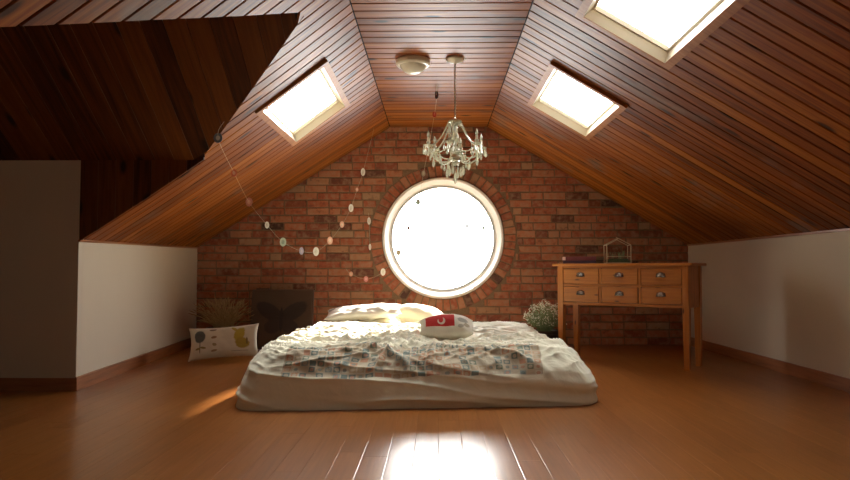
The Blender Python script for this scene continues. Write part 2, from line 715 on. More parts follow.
# skirting
mb = MB()
for Y0, Y1 in ((YC, YB - 0.002),):
    a = Vector((xwall(Y0), Y0 - 0.012, 0))
    b = Vector((xwall(Y1), Y1, 0))
    d = Vector((0.014, 0, 0))
    h1, h2 = Vector((0, 0, 0.083)), Vector((0, 0, 0.083))
    vs_ = [a, a + d, a + d + h1, a + h1 + Vector((0, 0, 0.006)), b, b + d, b + d + h2, b + h2 + Vector((0, 0, 0.006))]
    mb.add(vs_, [(1, 5, 6, 2), (2, 6, 7, 3), (0, 1, 2, 3), (7, 6, 5, 4)], [(0, 0), (0, 0), (0, .083), (0, .09), (2.7, 0), (2.7, 0), (2.7, .083), (2.7, .09)])
struct('baseboard_left', mb, M['trim'])
mb = MB()
box(mb, -3.36, xwall(YC) + 0.014, YC - 0.014, YC, 0, 0.083, 0.003)
struct('baseboard_cheek', mb, M['trim'])
mb = MB()
box(mb, XW - 0.014, XW, YR, YB - 0.01, 0, 0.088, 0.003)
struct('baseboard_right', mb, M['trim'])
# thin timber strips under the eaves
mb = MB()
tube(mb, [(xwall(YC) + 0.004, YC, zl(xwall(YC), YC) - 0.006), (xwall(YB) + 0.004, YB - 0.01, zl(xwall(YB), YB) - 0.006)], 0.009, 6)
struct('trim_1', mb, M['trim'])
mb = MB()
box(mb, XW - 0.014, XW, YR, YB - 0.01, zr(XW) - 0.012, zr(XW) + 0.006, 0.002)
struct('trim_2', mb, M['trim'])

# floor boards run towards the brick wall
mb = MB()
FP = 0.105
x = -3.45
i = 0
while x < 2.7:
    y = YR - random.random() * 1.2
    while y < YB:
        y1 = y + 1.25
        board(mb, lambda a, b: Vector((b, a, 0)), lambda a, b: Vector((0, 0, 1)), y + 0.0004, y1 - 0.0004, x + 0.0003, x + FP - 0.0003, th=0.01, c=0.0022, cz=0.00045)
        y = y1
    x += FP
struct('floor', mb, M['floor'])
mb = MB()
box(mb, -3.6, 2.8, YR - 0.1, YB + 0.1, -0.08, -0.008)
struct('floor_base', mb, M['gap'])

# ------------------------------------------------------------------ brick wall with the round opening
mb = MB()
nseg = 96
rect = (-3.0, 2.9, -0.02, 2.5)


GABLE = [(0, -1, 0, -0.02), (-1, 0, -2.56, 0), (1, 0, 2.70, 0), (0, 1, 0, ZF + 0.06),
         (-0.53, 0.848, XL, ZF + 0.035), (0.512, 0.859, XR, ZF + 0.035)]


def rect_pt(a):
    dx, dz_ = math.cos(a), math.sin(a)
    # down to the floor, out to the knee walls, up to the roof boards
    t = 1e9
    for nx, nz, px, pz in GABLE:
        dn = dx * nx + dz_ * nz
        if dn > 1e-9:
            t = min(t, ((px - WIN.x) * nx + (pz - WIN.z) * nz) / dn)
    return t


angs = sorted([2 * pi * k / nseg for k in range(nseg)] + [math.atan2(z - WIN.z, x - WIN.x) % (2 * pi) for x, z in ((-2.56, -0.02), (2.70, -0.02), (-2.56, 0.99), (2.70, 1.02), (XL, ZF + 0.06), (XR, ZF + 0.06))])
vs_, fs_ = [], []
for a in angs:
    c, s = math.cos(a), math.sin(a)
    t = rect_pt(a)
    for r, yy in ((0.60, YB + 0.007), (t, YB + 0.007), (0.60, YB + 0.24), (t, YB + 0.24)):
        vs_.append((WIN.x + r * c, yy, WIN.z + r * s))
n = len(angs)
for k in range(n):
    a, b = k * 4, ((k + 1) % n) * 4
    fs_ += [(a, b, b + 1, a + 1), (a + 2, a + 3, b + 3, b + 2), (a, a + 2, b + 2, b)]
mb.add(vs_, fs_)
wall = struct('wall_back', mb, M['mortar'])

mb = MB()
BH, BP, BL, BLP = 0.067, 0.0790, 0.222, 0.233
RO = WR + 0.012 + 0.125
rnd = random.Random(3)


def brick(mb, x0, x1, z0, z1, y=0.0):
    c = 0.004
    vs_, fs_ = [], []
    j = [rnd.uniform(-0.0028, 0.0028) for _ in range(8)]
    yf = YB - 0.003 + rnd.uniform(-0.002, 0.0025)
    xs = [(x0 + j[0], z0 + j[1]), (x1 + j[2], z0 + j[3]), (x1 + j[4], z1 + j[5]), (x0 + j[6], z1 + j[7])]
    cx, cz = (x0 + x1) / 2, (z0 + z1) / 2
    for px, pz in xs:
        vs_.append((px + (c if px < cx else -c), yf, pz + (c if pz < cz else -c)))
    for px, pz in xs:
        vs_.append((px, yf + c, pz))
    for px, pz in xs:
        vs_.append((px, YB + 0.03, pz))
    fs_ = [(0, 1, 2, 3)]
    for k in range(4):
        k2 = (k + 1) % 4
        fs_ += [(k, 4 + k, 4 + k2, k2), (4 + k, 8 + k, 8 + k2, 4 + k2)]
    mb.add(vs_, fs_)


row = 0
z = 0.004
while z < 2.3:
    off = (row % 2) * BLP / 2 + rnd.uniform(-0.02, 0.02)
    zc = z + BH / 2
    x = -2.75 + off
    dzm = min(abs(z - WIN.z), abs(z + BH - WIN.z)) if not (z < WIN.z < z + BH) else 0
    half = math.sqrt(RO * RO - dzm * dzm) if dzm < RO else 0
    while x < 2.75:
        ln = BL + rnd.choice([0, 0, 0, -0.11, 0.004])
        x1 = x + ln
        a, b = WIN.x - half - 0.008, WIN.x + half + 0.008
        roof = lambda xx: (zl(xx, YB) if xx < XL else zr(xx))
        if max(roof(x), roof(x1)) > z - 0.01:
            if half == 0 or x1 <= a or x >= b:
                brick(mb, x, x1, z, z + BH)
            else:
                if x < a - 0.02:
                    brick(mb, x, a, z, z + BH)
                if x1 > b + 0.02:
                    brick(mb, b, x1, z, z + BH)
        x = x1 + 0.011
    z += BP
    row += 1
# ring of bricks on edge round the window
nb = 58
for k in range(nb):
    a = 2 * pi * k / nb
    ri = WR + 0.012
    ro = RO - 0.006 + rnd.uniform(-0.006, 0.004)
    hw0 = (2 * pi * ri / nb - 0.011) / 2
    hw1 = (2 * pi * ro / nb - 0.012) / 2
    yf = YB - 0.005 + rnd.uniform(-0.002, 0.002)
    rd = Vector((math.cos(a), 0, math.sin(a)))
    tg = Vector((-math.sin(a), 0, math.cos(a)))
    P0 = Vector((WIN.x, 0, WIN.z))
    vs_ = []
    for ins, yy in ((0.004, yf), (0, yf + 0.004), (0, YB + 0.03)):
        for r, h in ((ri + ins, -(hw0 - ins)), (ro - ins, -(hw1 - ins)), (ro - ins, hw1 - ins), (ri + ins, hw0 - ins)):
            p = P0 + rd * r + tg * h
            vs_.append((p.x, yy, p.z))
    fs_ = [(0, 1, 2, 3)]
    for q in range(4):
        q2 = (q + 1) % 4
        fs_ += [(q, 4 + q, 4 + q2, q2), (4 + q, 8 + q, 8 + q2, 4 + q2)]
    mb.add(vs_, fs_)
bw = struct('wall_back_bricks', mb, M['brick'])
recalc(bw)

# round window: casing, reveal, sash, gasket, pane
mb = MB()
lathe(mb, [(0.622, -0.006), (0.630, -0.022), (0.624, -0.034), (0.606, -0.036), (0.600, -0.032), (0.560, 0.040), (0.556, 0.046), (0.556, 0.10), (0.600, 0.10), (0.612, 0.0), (0.622, -0.006)], WIN, 96, axis='Y')
wroot = thing('window_1', '', 'window', WIN)
del wroot['label'], wroot['category']
wroot['kind'] = 'structure'


def shift(mb, c):
    mb.v = [v - Vector(c) for v in mb.v]
    return mb


recalc(make('window_frame', shift(mb, WIN), M['white'], wroot, smooth=False))
mb = MB()
lathe(mb, [(0.557, 0.05), (0.557, 0.075), (0.530, 0.075), (0.526, 0.062), (0.530, 0.05), (0.557, 0.05)], (0, 0, 0), 96, axis='Y')
recalc(make('window_sash', mb, M['white'], wroot))
mb = MB()
lathe(mb, [(0.546, 0.043), (0.546, 0.050), (0.538, 0.050), (0.538, 0.043), (0.546, 0.043)], (0, 0, 0), 96, axis='Y')
recalc(make('gasket', mb, M['grey'], wroot))
mb = MB()
mb.add([(0.531 * math.cos(2 * pi * k / 64), 0.064, 0.531 * math.sin(2 * pi * k / 64)) for k in range(64)], [tuple(range(64))])
make('window_pane', mb, M['pane'], wroot)
portal(WIN + Vector((0, 0.18, 0)), (0, -1, 0), 1.12, 1.12)


# skylights
def skylight(idx, P, Nn, h):
    a0, a1, y0, y1 = h
    n = Nn(0, 0)
    c = P((a0 + a1) / 2, (y0 + y1) / 2)
    ex = (P(a1, (y0 + y1) / 2) - P(a0, (y0 + y1) / 2)).normalized()
    ey = Vector((0, 1, 0))
    ey = (ey - n * ey.dot(n)).normalized()
    n = ex.cross(ey)
    if n.z > 0:
        n = -n
    hx = (P(a1, y0) - P(a0, y0)).length / 2
    hy = (y1 - y0) / 2
    root = thing('window_%d' % idx, '', 'window', c)
    del root['label'], root['category']
    root['kind'] = 'structure'
    W3 = lambda px, py, pn: ex * px + ey * py + n * pn

    def ring(mb, ox, oy, ix, iy, n0, n1):
        """rectangular frame, outer half sizes ox,oy, inner ix,iy; from n0 to n1 along the normal (n1 = room side)"""
        vs_, uvs = [], []
        for pn in (n0, n1):
            for sx, sy in ((-1, -1), (1, -1), (1, 1), (-1, 1)):
                vs_.append(W3(sx * ox, sy * oy, pn))
                uvs.append((sx * ox, sy * oy))
            for sx, sy in ((-1, -1), (1, -1), (1, 1), (-1, 1)):
                vs_.append(W3(sx * ix, sy * iy, pn))
                uvs.append((sx * ix, sy * iy))
        fs_ = []
        for k in range(4):
            k2 = (k + 1) % 4
            fs_ += [(8 + k, 8 + k2, 12 + k2, 12 + k), (k, 4 + k, 4 + k2, k2), (k, k2, 8 + k2, 8 + k), (4 + k, 12 + k, 12 + k2, 4 + k2)]
        mb.add(vs_, fs_, uvs)
    m1 = MB()
    ring(m1, hx + 0.012, hy + 0.012, hx - 0.030, hy - 0.030, -0.06, 0.024)
    recalc(make('casing', m1, M['casing'], root))
    m2 = MB()
    # splayed lining
    vs_ = []
    for pn, kx, ky in ((0.021, hx - 0.030, hy - 0.030), (-0.035, hx - 0.048, hy - 0.048), (-0.035, hx + 0.03, hy + 0.03), (-0.02, hx + 0.02, hy + 0.02)):
        for sx, sy in ((-1, -1), (1, -1), (1, 1), (-1, 1)):
            vs_.append(W3(sx * kx, sy * ky, pn))
    fs_ = []
    for r in range(3):
        for k in range(4):
            k2 = (k + 1) % 4
            fs_.append((r * 4 + k, r * 4 + k2, r * 4 + 4 + k2, r * 4 + 4 + k))
    m2.add(vs_, fs_)
    make('lining', m2, M['reveal'], root)
    m3 = MB()
    ring(m3, hx - 0.03, hy - 0.03, hx - 0.060, hy - 0.060, -0.055, -0.030)
    recalc(make('sash', m3, M['reveal'], root))
    m4 = MB()
    kx, ky = hx - 0.058, hy - 0.058
    m4.add([W3(-kx, -ky, -0.042), W3(kx, -ky, -0.042), W3(kx, ky, -0.042), W3(-kx, ky, -0.042)], [(0, 1, 2, 3)])
    make('window_pane', m4, M['pane'], root)
    p = portal(c - n * 0.24, n, 2 * hx + 0.1, 2 * hy + 0.1)
    mt = Matrix((ex, ey, -n)).transposed()
    if mt.determinant() < 0:
        mt = Matrix((-ex, ey, -n)).transposed()
    p.rotation_euler = mt.to_euler()
    return root


k = 2
for h in SKY_R:
    skylight(k, PR, NR, h)
    k += 1
for h in SKY_L:
    skylight(k, PL, NL, h)
    k += 1

# ================================================================== things
def hit_left(u, v):
    """point on the left slope seen at a point of the photograph"""
    d = at(u, v, 1.0) - Vector((0, 0, CAM_H))
    lo, hi = 0.3, 9.0
    for _ in range(50):
        m = (lo + hi) / 2
        p = Vector((0, 0, CAM_H)) + d * m
        if p.z < zl(p.x, p.y):
            lo = m
        else:
            hi = m
    return Vector((0, 0, CAM_H)) + d * lo


def mask_ellipse(nt, uv, cx, cy, rx, ry, rot=0.0, wob=0.0, soft=0.12):
    mp = N(nt, 'ShaderNodeMapping', vector_type='TEXTURE')
    mp.inputs['Location'].default_value = (cx, cy, 0)
    mp.inputs['Rotation'].default_value = (0, 0, rot)
    mp.inputs['Scale'].default_value = (rx, ry, 1)
    L(nt, uv, mp.inputs[0])
    ln = N(nt, 'ShaderNodeVectorMath', operation='LENGTH')
    L(nt, mp.outputs[0], ln.inputs[0])
    d = ln.outputs['Value']
    if wob:
        nz = N(nt, 'ShaderNodeTexNoise')
        nz.inputs['Scale'].default_value = 14
        L(nt, uv, nz.inputs['Vector'])
        d = math_(nt, 'ADD', d, math_(nt, 'MULTIPLY', math_(nt, 'SUBTRACT', nz.outputs[0], 0.5), wob))
    mr = N(nt, 'ShaderNodeMapRange', interpolation_type='SMOOTHSTEP')
    mr.inputs['From Min'].default_value = 1.0 + soft
    mr.inputs['From Max'].default_value = 1.0 - soft
    L(nt, d, mr.inputs['Value'])
    return mr.outputs[0]


def mask_box(nt, uv, x0, x1, y0, y1):
    s = N(nt, 'ShaderNodeSeparateXYZ')
    L(nt, uv, s.inputs[0])
    a = math_(nt, 'MULTIPLY', math_(nt, 'GREATER_THAN', s.outputs[0], x0), math_(nt, 'LESS_THAN', s.outputs[0], x1))
    b = math_(nt, 'MULTIPLY', math_(nt, 'GREATER_THAN', s.outputs[1], y0), math_(nt, 'LESS_THAN', s.outputs[1], y1))
    return math_(nt, 'MULTIPLY', a, b)


def printed(name, base, marks, rough=0.85):
    """cloth with printed marks; marks = (kind, args, colour)"""
    m, nt, b = newmat(name)
    uv = N(nt, 'ShaderNodeUVMap').outputs[0]
    c = base
    for kind, args, colr in marks:
        f = mask_ellipse(nt, uv, *args) if kind == 'e' else mask_box(nt, uv, *args)
        c = mix(nt, f, c, colr)
    if isinstance(c, tuple):
        b.inputs['Base Color'].default_value = (*c, 1)
    else:
        L(nt, c, b.inputs['Base Color'])
    b.inputs['Roughness'].default_value = rough
    b.inputs['Sheen Weight'].default_value = 0.2
    nz = N(nt, 'ShaderNodeTexNoise')
    nz.inputs['Scale'].default_value = 9
    L(nt, uv, nz.inputs['Vector'])
    bp = N(nt, 'ShaderNodeBump')
    bp.inputs['Strength'].default_value = 0.3
    bp.inputs['Distance'].default_value = 0.01
    L(nt, nz.outputs[0], bp.inputs['Height'])
    L(nt, bp.outputs[0], b.inputs['Normal'])
    return m


def pillow(name, W, H, T, mat, loc, rot, seed=1, oval=0.0, pinch=0.07, wr=0.012, res=56, sag=0.0):
    """stuffed cushion: x width, y height, z thickness; origin at its middle"""
    mb = MB()
    n = res
    for side in (1, -1):
        vs_, uvs, fs_ = [], [], []
        for j in range(n + 1):
            for i in range(n + 1):
                u = math.sin((i / n - 0.5) * pi)
                v = math.sin((j / n - 0.5) * pi)
                x = u * W / 2 * (1 - pinch * (1 - v * v) * abs(u) ** 3 * 0 - pinch * (1 - (abs(v)) ** 2) * abs(u) ** 2 * 0.9)
                y = v * H / 2 * (1 - pinch * (1 - (abs(u)) ** 2) * abs(v) ** 2 * 1.3)
                y *= 1 - oval * u * u
                prof = max(0.0, (1 - abs(u) ** 2.6)) ** 0.55 * max(0.0, (1 - abs(v) ** 2.6)) ** 0.55
                z = side * T / 2 * prof
                q = Vector((x * 7 + seed * 5, y * 7, side * 3))
                edge = prof
                z += wr * noise.noise(q) * min(1, edge * 3)
                rad = noise.noise(Vector((x * 20 + seed, y * 20, side))) * wr * 0.45
                z += rad * min(1, edge * 2.5)
                z -= sag * (u * u) * 0.5
                if edge < 1e-6:
                    z = -sag * (u * u) * 0.5 + wr * 0.6 * noise.noise(Vector((x * 9 + seed, y * 9, 0)))
                vs_.append((x, y, z))
                uvs.append((i / n, j / n) if False else (u * 0.5 + 0.5, v * 0.5 + 0.5))
        for j in range(n):
            for i in range(n):
                a = j * (n + 1) + i
                f = (a, a + 1, a + n + 2, a + n + 1)
                fs_.append(f if side > 0 else f[::-1])
        mb.add(vs_, fs_, uvs)
    o = make(name, mb, mat, smooth=True)
    bm = bmesh.new()
    bm.from_mesh(o.data)
    bmesh.ops.remove_doubles(bm, verts=bm.verts, dist=1e-4)
    bm.to_mesh(o.data)
    bm.free()
    o.location = loc
    o.rotation_euler = rot
    return o


# ------------------------------------------------------------------ mattress and duvet
M['sheet'] = plain('cream_cotton', (0.66, 0.60, 0.48), 0.85, noise_amt=0.05, noise_scale=8)
mb = MB()
box(mb, -0.97, 0.74, 4.30, 6.25, 0.0, 0.25, 0.05)
o = make('mattress', mb, M['sheet'], smooth=True)
tag(o, 'low cream mattress on the floor under the crumpled duvet', 'mattress')


def duvet_mat():
    m, nt, b = newmat('crumpled_white_cotton_with_patchwork')
    uvn = N(nt, 'ShaderNodeUVMap').outputs[0]
    tc = N(nt, 'ShaderNodeTexCoord')
    wn = N(nt, 'ShaderNodeTexNoise')
    wn.inputs['Scale'].default_value = 3.0
    L(nt, uvn, wn.inputs['Vector'])
    sub = N(nt, 'ShaderNodeVectorMath', operation='SUBTRACT')
    L(nt, wn.outputs['Color'], sub.inputs[0])
    sub.inputs[1].default_value = (0.5, 0.5, 0.5)
    sc = N(nt, 'ShaderNodeVectorMath', operation='SCALE')
    L(nt, sub.outputs[0], sc.inputs[0])
    sc.inputs['Scale'].default_value = 0.07
    ad = N(nt, 'ShaderNodeVectorMath', operation='ADD')
    L(nt, uvn, ad.inputs[0])
    L(nt, sc.outputs[0], ad.inputs[1])
    uv = ad.outputs[0]
    # grid cells
    s = N(nt, 'ShaderNodeVectorMath', operation='MULTIPLY')
    L(nt, uv, s.inputs[0])
    s.inputs[1].default_value = (21.0, 21.0, 0.0)
    fl = N(nt, 'ShaderNodeVectorMath', operation='FLOOR')
    L(nt, s.outputs[0], fl.inputs[0])
    fr = N(nt, 'ShaderNodeVectorMath', operation='FRACTION')
    L(nt, s.outputs[0], fr.inputs[0])
    w1 = N(nt, 'ShaderNodeTexWhiteNoise', noise_dimensions='2D')
    L(nt, fl.outputs[0], w1.inputs[0])
    cream = (0.52, 0.44, 0.30)
    cc = ramp(nt, w1.outputs['Value'], [(0.0, (0.07, 0.15, 0.15)), (0.18, (0.50, 0.20, 0.08)), (0.30, cream), (0.50, (0.45, 0.32, 0.17)),
                                        (0.62, (0.09, 0.15, 0.09)), (0.74, (0.22, 0.30, 0.29)), (0.84, (0.52, 0.30, 0.16)), (0.92, (0.58, 0.52, 0.38))], 'CONSTANT')
    border = mask_box(nt, fr.outputs[0], 0.10, 0.90, 0.10, 0.90)
    inner = mask_ellipse(nt, fr.outputs[0], 0.5, 0.5, 0.26, 0.26, 0, 0, 0.1)
    s2 = N(nt, 'ShaderNodeSeparateColor')
    L(nt, w1.outputs['Color'], s2.inputs[0])
    ic = ramp(nt, s2.outputs[1], [(0.0, cream), (0.4, (0.10, 0.16, 0.15)), (0.6, (0.50, 0.20, 0.10)), (0.8, cream)], 'CONSTANT')
    cell = mix(nt, math_(nt, 'MULTIPLY', inner, 0.8), cc, ic)
    cell = mix(nt, border, cream, cell)
    # where the patchwork lies
    sp = N(nt, 'ShaderNodeSeparateXYZ')
    L(nt, uv, sp.inputs[0])
    X, V = sp.outputs[0], sp.outputs[1]

    def between(x, a, b_):
        return math_(nt, 'MULTIPLY', math_(nt, 'GREATER_THAN', x, a), math_(nt, 'LESS_THAN', x, b_))
    band = math_(nt, 'MULTIPLY', between(X, -0.86, 0.62), between(V, BAND0, BAND1))
    band2 = math_(nt, 'MULTIPLY', between(X, -0.80, 0.62), between(V, BAND1 + 0.14, BAND1 + 1.2))
    white = (0.85, 0.83, 0.64)
    col = mix(nt, math_(nt, 'MULTIPLY', band, 0.85), white, cell)
    col = mix(nt, math_(nt, 'MULTIPLY', band2, 0.28), col, cell)
    L(nt, col, b.inputs['Base Color'])
    b.inputs['Roughness'].default_value = 0.85
    b.inputs['Sheen Weight'].default_value = 0.25
    nz = N(nt, 'ShaderNodeTexNoise')
    nz.inputs['Scale'].default_value = 12
    nz.inputs['Detail'].default_value = 3
    nz.inputs['Distortion'].default_value = 1.8
    L(nt, tc.outputs['Object'], nz.inputs['Vector'])
    bp = N(nt, 'ShaderNodeBump')
    bp.inputs['Strength'].default_value = 0.25
    bp.inputs['Distance'].default_value = 0.012
    L(nt, nz.outputs[0], bp.inputs['Height'])
    L(nt, bp.outputs[0], b.inputs['Normal'])
    return m


BAND0, BAND1 = 4.06, 4.45
M['duvet'] = duvet_mat()
QC = [Vector((-1.15, 3.77)), Vector((0.985, 3.97)), Vector((0.80, 5.85)), Vector((-1.03, 5.80))]


def quad(u, v):
    a, b_ = (u + 1) / 2, (v + 1) / 2
    p = QC[0].lerp(QC[1], a)
    q = QC[3].lerp(QC[2], a)
    return p.lerp(q, b_)


def ridge(p, k=3.0):
    return (1 - min(1, abs(noise.noise(p)) * 2.2)) ** k


nr, na = 170, 460
vs_, uvs_, fs_ = [], [], []
for i in range(nr + 1):
    t = (i / nr) ** 1.9
    for k in range(na):
        an = 2 * pi * k / na
        c, s = math.cos(an), math.sin(an)
        e = (abs(c) ** 11 + abs(s) ** 11) ** (-1 / 11)
        e *= 1 + 0.012 * noise.noise(Vector((c * 7, s * 7, 0))) + 0.006 * noise.noise(Vector((c * 19, s * 19, 4)))
        u, v = c * e * (1 - t), s * e * (1 - t)
        wl, wr_, wf, wb = max(0, -c) ** 4, max(0, c) ** 4, max(0, -s) ** 4, max(0, s) ** 4
        wd = (0.10 * wl + 0.14 * wr_ + 0.30 * wf + 0.15 * wb) / (wl + wr_ + wf + wb)
        p = quad(u, v)
        q = min(t / wd, 1.0)
        sp_ = (1 - (1 - q) ** 2.3) ** 0.52
        x, y = p
        hh = 0.315 + 0.025 * max(0, min(1, (y - 5.0) / 0.7)) - 0.03 * max(0, min(1, (x - 0.2) / 0.6)) * max(0, min(1, (5.6 - y) / 1.0))
        z = hh * sp_
        vs_.append(Vector((x, y, z)))
        uvs_.append((x, y + z * 0.8 - 0.10 * x))
for i in range(nr):
    for k in range(na):
        k2 = (k + 1) % na
        fs_.append((i * na + k, i * na + k2, (i + 1) * na + k2, (i + 1) * na + k))
me_ = bpy.data.meshes.new('tmp')
me_.from_pydata([tuple(v) for v in vs_], [], fs_)
me_.update()
nrm = [v.normal.copy() for v in me_.vertices]
bpy.data.meshes.remove(me_)
nv = []
for v, n_ in zip(vs_, nrm):
    if n_.z < -0.2:
        n_ = -n_
    x, y, z = v
    wx = noise.noise(Vector((x * 1.5, y * 1.5, 3.1))) * 0.35
    wy = noise.noise(Vector((x * 1.5, y * 1.5, 8.7))) * 0.35
    top = max(0.0, min(1.0, n_.z * 1.4 - 0.3))
    def fold(ang, fa, fc, sd_, k_):
        ca_, sa_ = math.cos(ang), math.sin(ang)
        xx_, yy_ = x + wx * 0.5, y + wy * 0.5
        return ridge(Vector(((xx_ * ca_ + yy_ * sa_) * fa, (-xx_ * sa_ + yy_ * ca_) * fc, sd_)), k_)
    m_ = max(0, min(1, 0.5 + 1.6 * noise.noise(Vector((x * 1.3, y * 1.3, 21.0)))))
    big = (fold(0.35, 0.8, 3.6, 1.0, 3.5) * (1 - m_) + fold(-0.55, 0.8, 3.4, 7.0, 3.5) * m_) * 0.034
    mid = (fold(0.9, 1.5, 7.0, 3.0, 3.0) * m_ + fold(-0.15, 1.4, 7.5, 9.0, 3.0) * (1 - m_)) * 0.026
    fine = (fold(0.5, 2.6, 17.0, 13.0, 3.0) + fold(-0.7, 2.6, 16.0, 17.0, 3.0)) * 0.012
    calm = 1 - 0.45 * max(0, min(1, (y - 4.8) / 0.6))
    dtop = (big + mid + fine - 0.022) * calm
    # sides: soft slanting drapes
    side = noise.noise(Vector((x * 1.4 + z * 3.5, y * 1.4, z * 5.0))) * 0.030 + ridge(Vector((x * 0.9 - z * 1.5, y * 1.2 - z * 2, z * 11 + x * 1.5 - y)), 2.6) * 0.022 - 0.008
    lift = max(0.0, min(1.0, z / 0.05))
    d_ = dtop * top + side * (1 - top) * lift
    p = v + n_ * d_
    p.z = max(p.z, 0.001)
    nv.append(p)
mb = MB()
mb.add(nv, fs_, uvs_)
mb.f.append(tuple(nr * na + k for k in range(na)))
mb.uv.append([uvs_[nr * na + k] for k in range(na)])
mb.mi.append(0)
o = make('duvet', mb, M['duvet'], smooth=True)
tag(o, 'crumpled white duvet with a strip of small coloured patchwork squares', 'duvet')

# ------------------------------------------------------------------ pillows
M['pillow_white'] = printed('white_pillow_cotton', (0.80, 0.77, 0.68), [('e', (0.06, 0.75, 0.05, 0.16, 0, 0.5), (0.30, 0.27, 0.20)), ('e', (0.22, 0.55, 0.10, 0.05, 0.4, 0.9), (0.60, 0.50, 0.38)),
                                                                       ('e', (0.5, 0.4, 0.12, 0.05, 0.2, 0.9), (0.62, 0.60, 0.50)), ('e', (0.75, 0.6, 0.10, 0.06, 0.9, 0.9), (0.64, 0.56, 0.44))])
M['pillow_cream'] = printed('cream_pillow_cotton', (0.78, 0.72, 0.56), [])
o = pillow('pillow', 0.56, 0.36, 0.10, M['pillow_cream'], (-0.56, 5.98, 0.312), (0.05, 0.0, 0.03), 2)
tag(o, 'plain cream pillow, lower of the two stacked at the left of the bed head', 'pillow', 'pillows at the bed head')
o = pillow('pillow', 0.66, 0.40, 0.11, M['pillow_white'], (-0.62, 6.0, 0.405), (0.14, -0.08, 0.05), 5, wr=0.02)
tag(o, 'white pillow with faint floral corner, lying on top of the cream pillow', 'pillow', 'pillows at the bed head')
o = pillow('pillow', 0.42, 0.36, 0.17, M['pillow_cream'], (-0.16, 6.30, 0.365), (0.15, 0.12, -0.15), 9)
tag(o, 'plump white pillow behind the stacked pair, below the round window', 'pillow', 'pillows at the bed head')

M['red_cushion'] = printed('white_cushion_with_red_patch', (0.78, 0.74, 0.64), [
    ('b', (0.10, 0.64, 0.36, 0.86), (0.55, 0.020, 0.015)),
    ('e', (0.40, 0.56, 0.070, 0.13, 0.0, 0.0), (0.78, 0.70, 0.58)),
    ('e', (0.39, 0.61, 0.045, 0.12, 0.0, 0.0), (0.55, 0.020, 0.015)),
    ('e', (0.80, 0.62, 0.10, 0.10, 0.5, 0.9), (0.40, 0.39, 0.33)), ('e', (0.88, 0.42, 0.07, 0.10, 0.2, 0.9), (0.42, 0.36, 0.26)),
    ('e', (0.76, 0.36, 0.06, 0.07, 0.2, 0.9), (0.45, 0.42, 0.34))])
o = pillow('small_cushion', 0.36, 0.20, 0.14, M['red_cushion'], (0.075, 4.62, 0.388), (math.radians(56), 0, math.radians(3)), 4, oval=0.5)
tag(o, 'small white cushion with a red patch, lying on the duvet', 'cushion')

M['floral'] = printed('white_cushion_with_plant_print', (0.62, 0.58, 0.47), [
    ('e', (0.17, 0.68, 0.085, 0.19, 0.0, 0.35), (0.10, 0.11, 0.10)), ('e', (0.17, 0.36, 0.008, 0.18, 0.0, 0.3), (0.15, 0.12, 0.07)),
    ('e', (0.14, 0.32, 0.05, 0.03, 0.6, 0.3), (0.26, 0.20, 0.06)), ('e', (0.22, 0.34, 0.05, 0.03, -0.6, 0.3), (0.26, 0.20, 0.06)),
    ('e', (0.36, 0.88, 0.05, 0.04, 0.3, 0.5), (0.2, 0.16, 0.10)), ('e', (0.38, 0.62, 0.045, 0.035, 0.8, 0.5), (0.28, 0.17, 0.08)),
    ('e', (0.39, 0.40, 0.03, 0.05, 0.2, 0.5), (0.30, 0.24, 0.12)), ('e', (0.38, 0.22, 0.05, 0.03, 0.5, 0.5), (0.30, 0.20, 0.10)),
    ('e', (0.74, 0.66, 0.075, 0.22, -0.15, 0.5), (0.42, 0.33, 0.04)), ('e', (0.78, 0.40, 0.10, 0.16, 0.1, 0.5), (0.36, 0.27, 0.04)),
    ('e', (0.67, 0.84, 0.03, 0.10, 0.4, 0.4), (0.40, 0.32, 0.05)), ('e', (0.85, 0.46, 0.015, 0.10, 0.0, 0.3), (0.2, 0.15, 0.04)),
    ('b', (0.62, 0.86, 0.165, 0.18), (0.25, 0.22, 0.16))])
o = pillow('floor_cushion', 0.59, 0.285, 0.13, M['floral'], (-1.79, 5.86, 0.158), (math.radians(72), math.radians(-4), math.radians(6)), 6, pinch=0.09)
tag(o, 'white cushion printed with a dark plant and yellow leaves, propped on the floor at left', 'cushion')

# ------------------------------------------------------------------ butterfly cushion by the brick wall
M['brown_cloth'] = printed('brown_cloth_with_butterfly', (0.070, 0.036, 0.019), [
    ('e', (0.70, 0.62, 0.26, 0.13, 0.6, 0.25), (0.030, 0.016, 0.010)), ('e', (0.30, 0.62, 0.26, 0.13, -0.6, 0.25), (0.030, 0.016, 0.010)),
    ('e', (0.64, 0.36, 0.15, 0.12, -0.5, 0.25), (0.035, 0.018, 0.012)), ('e', (0.36, 0.36, 0.15, 0.12, 0.5, 0.25), (0.035, 0.018, 0.012)),
    ('e', (0.5, 0.48, 0.03, 0.22, 0.0, 0.1), (0.020, 0.012, 0.010))])
M['dark_wood'] = boards('dark_stained_wood', (0.03, 0.014, 0.007), (0.07, 0.032, 0.015), (0.11, 0.05, 0.022), knots=False)
t = thing('canvas_panel', 'dark brown cloth panel with a butterfly print, leaning on the brick wall', 'panel', (-1.50, 6.72, 0.0), 0.02)
mb = MB()
n = 24
vsf = []
for j in range(n + 1):
    for i in range(n + 1):
        u, v = i / n, j / n
        vsf.append((-0.29 + 0.58 * u, -0.045 + 0.006 * noise.noise(Vector((u * 5, v * 5, 0))), 0.02 + 0.55 * v))
mb.add(vsf, [(j * (n + 1) + i, j * (n + 1) + i + 1, (j + 1) * (n + 1) + i + 1, (j + 1) * (n + 1) + i) for j in range(n) for i in range(n)],
       [((i % (n + 1)) / n, (i // (n + 1)) / n) for i in range((n + 1) ** 2)])
box(mb, -0.29, 0.29, -0.040, 0.02, 0.02, 0.57, 0.006)
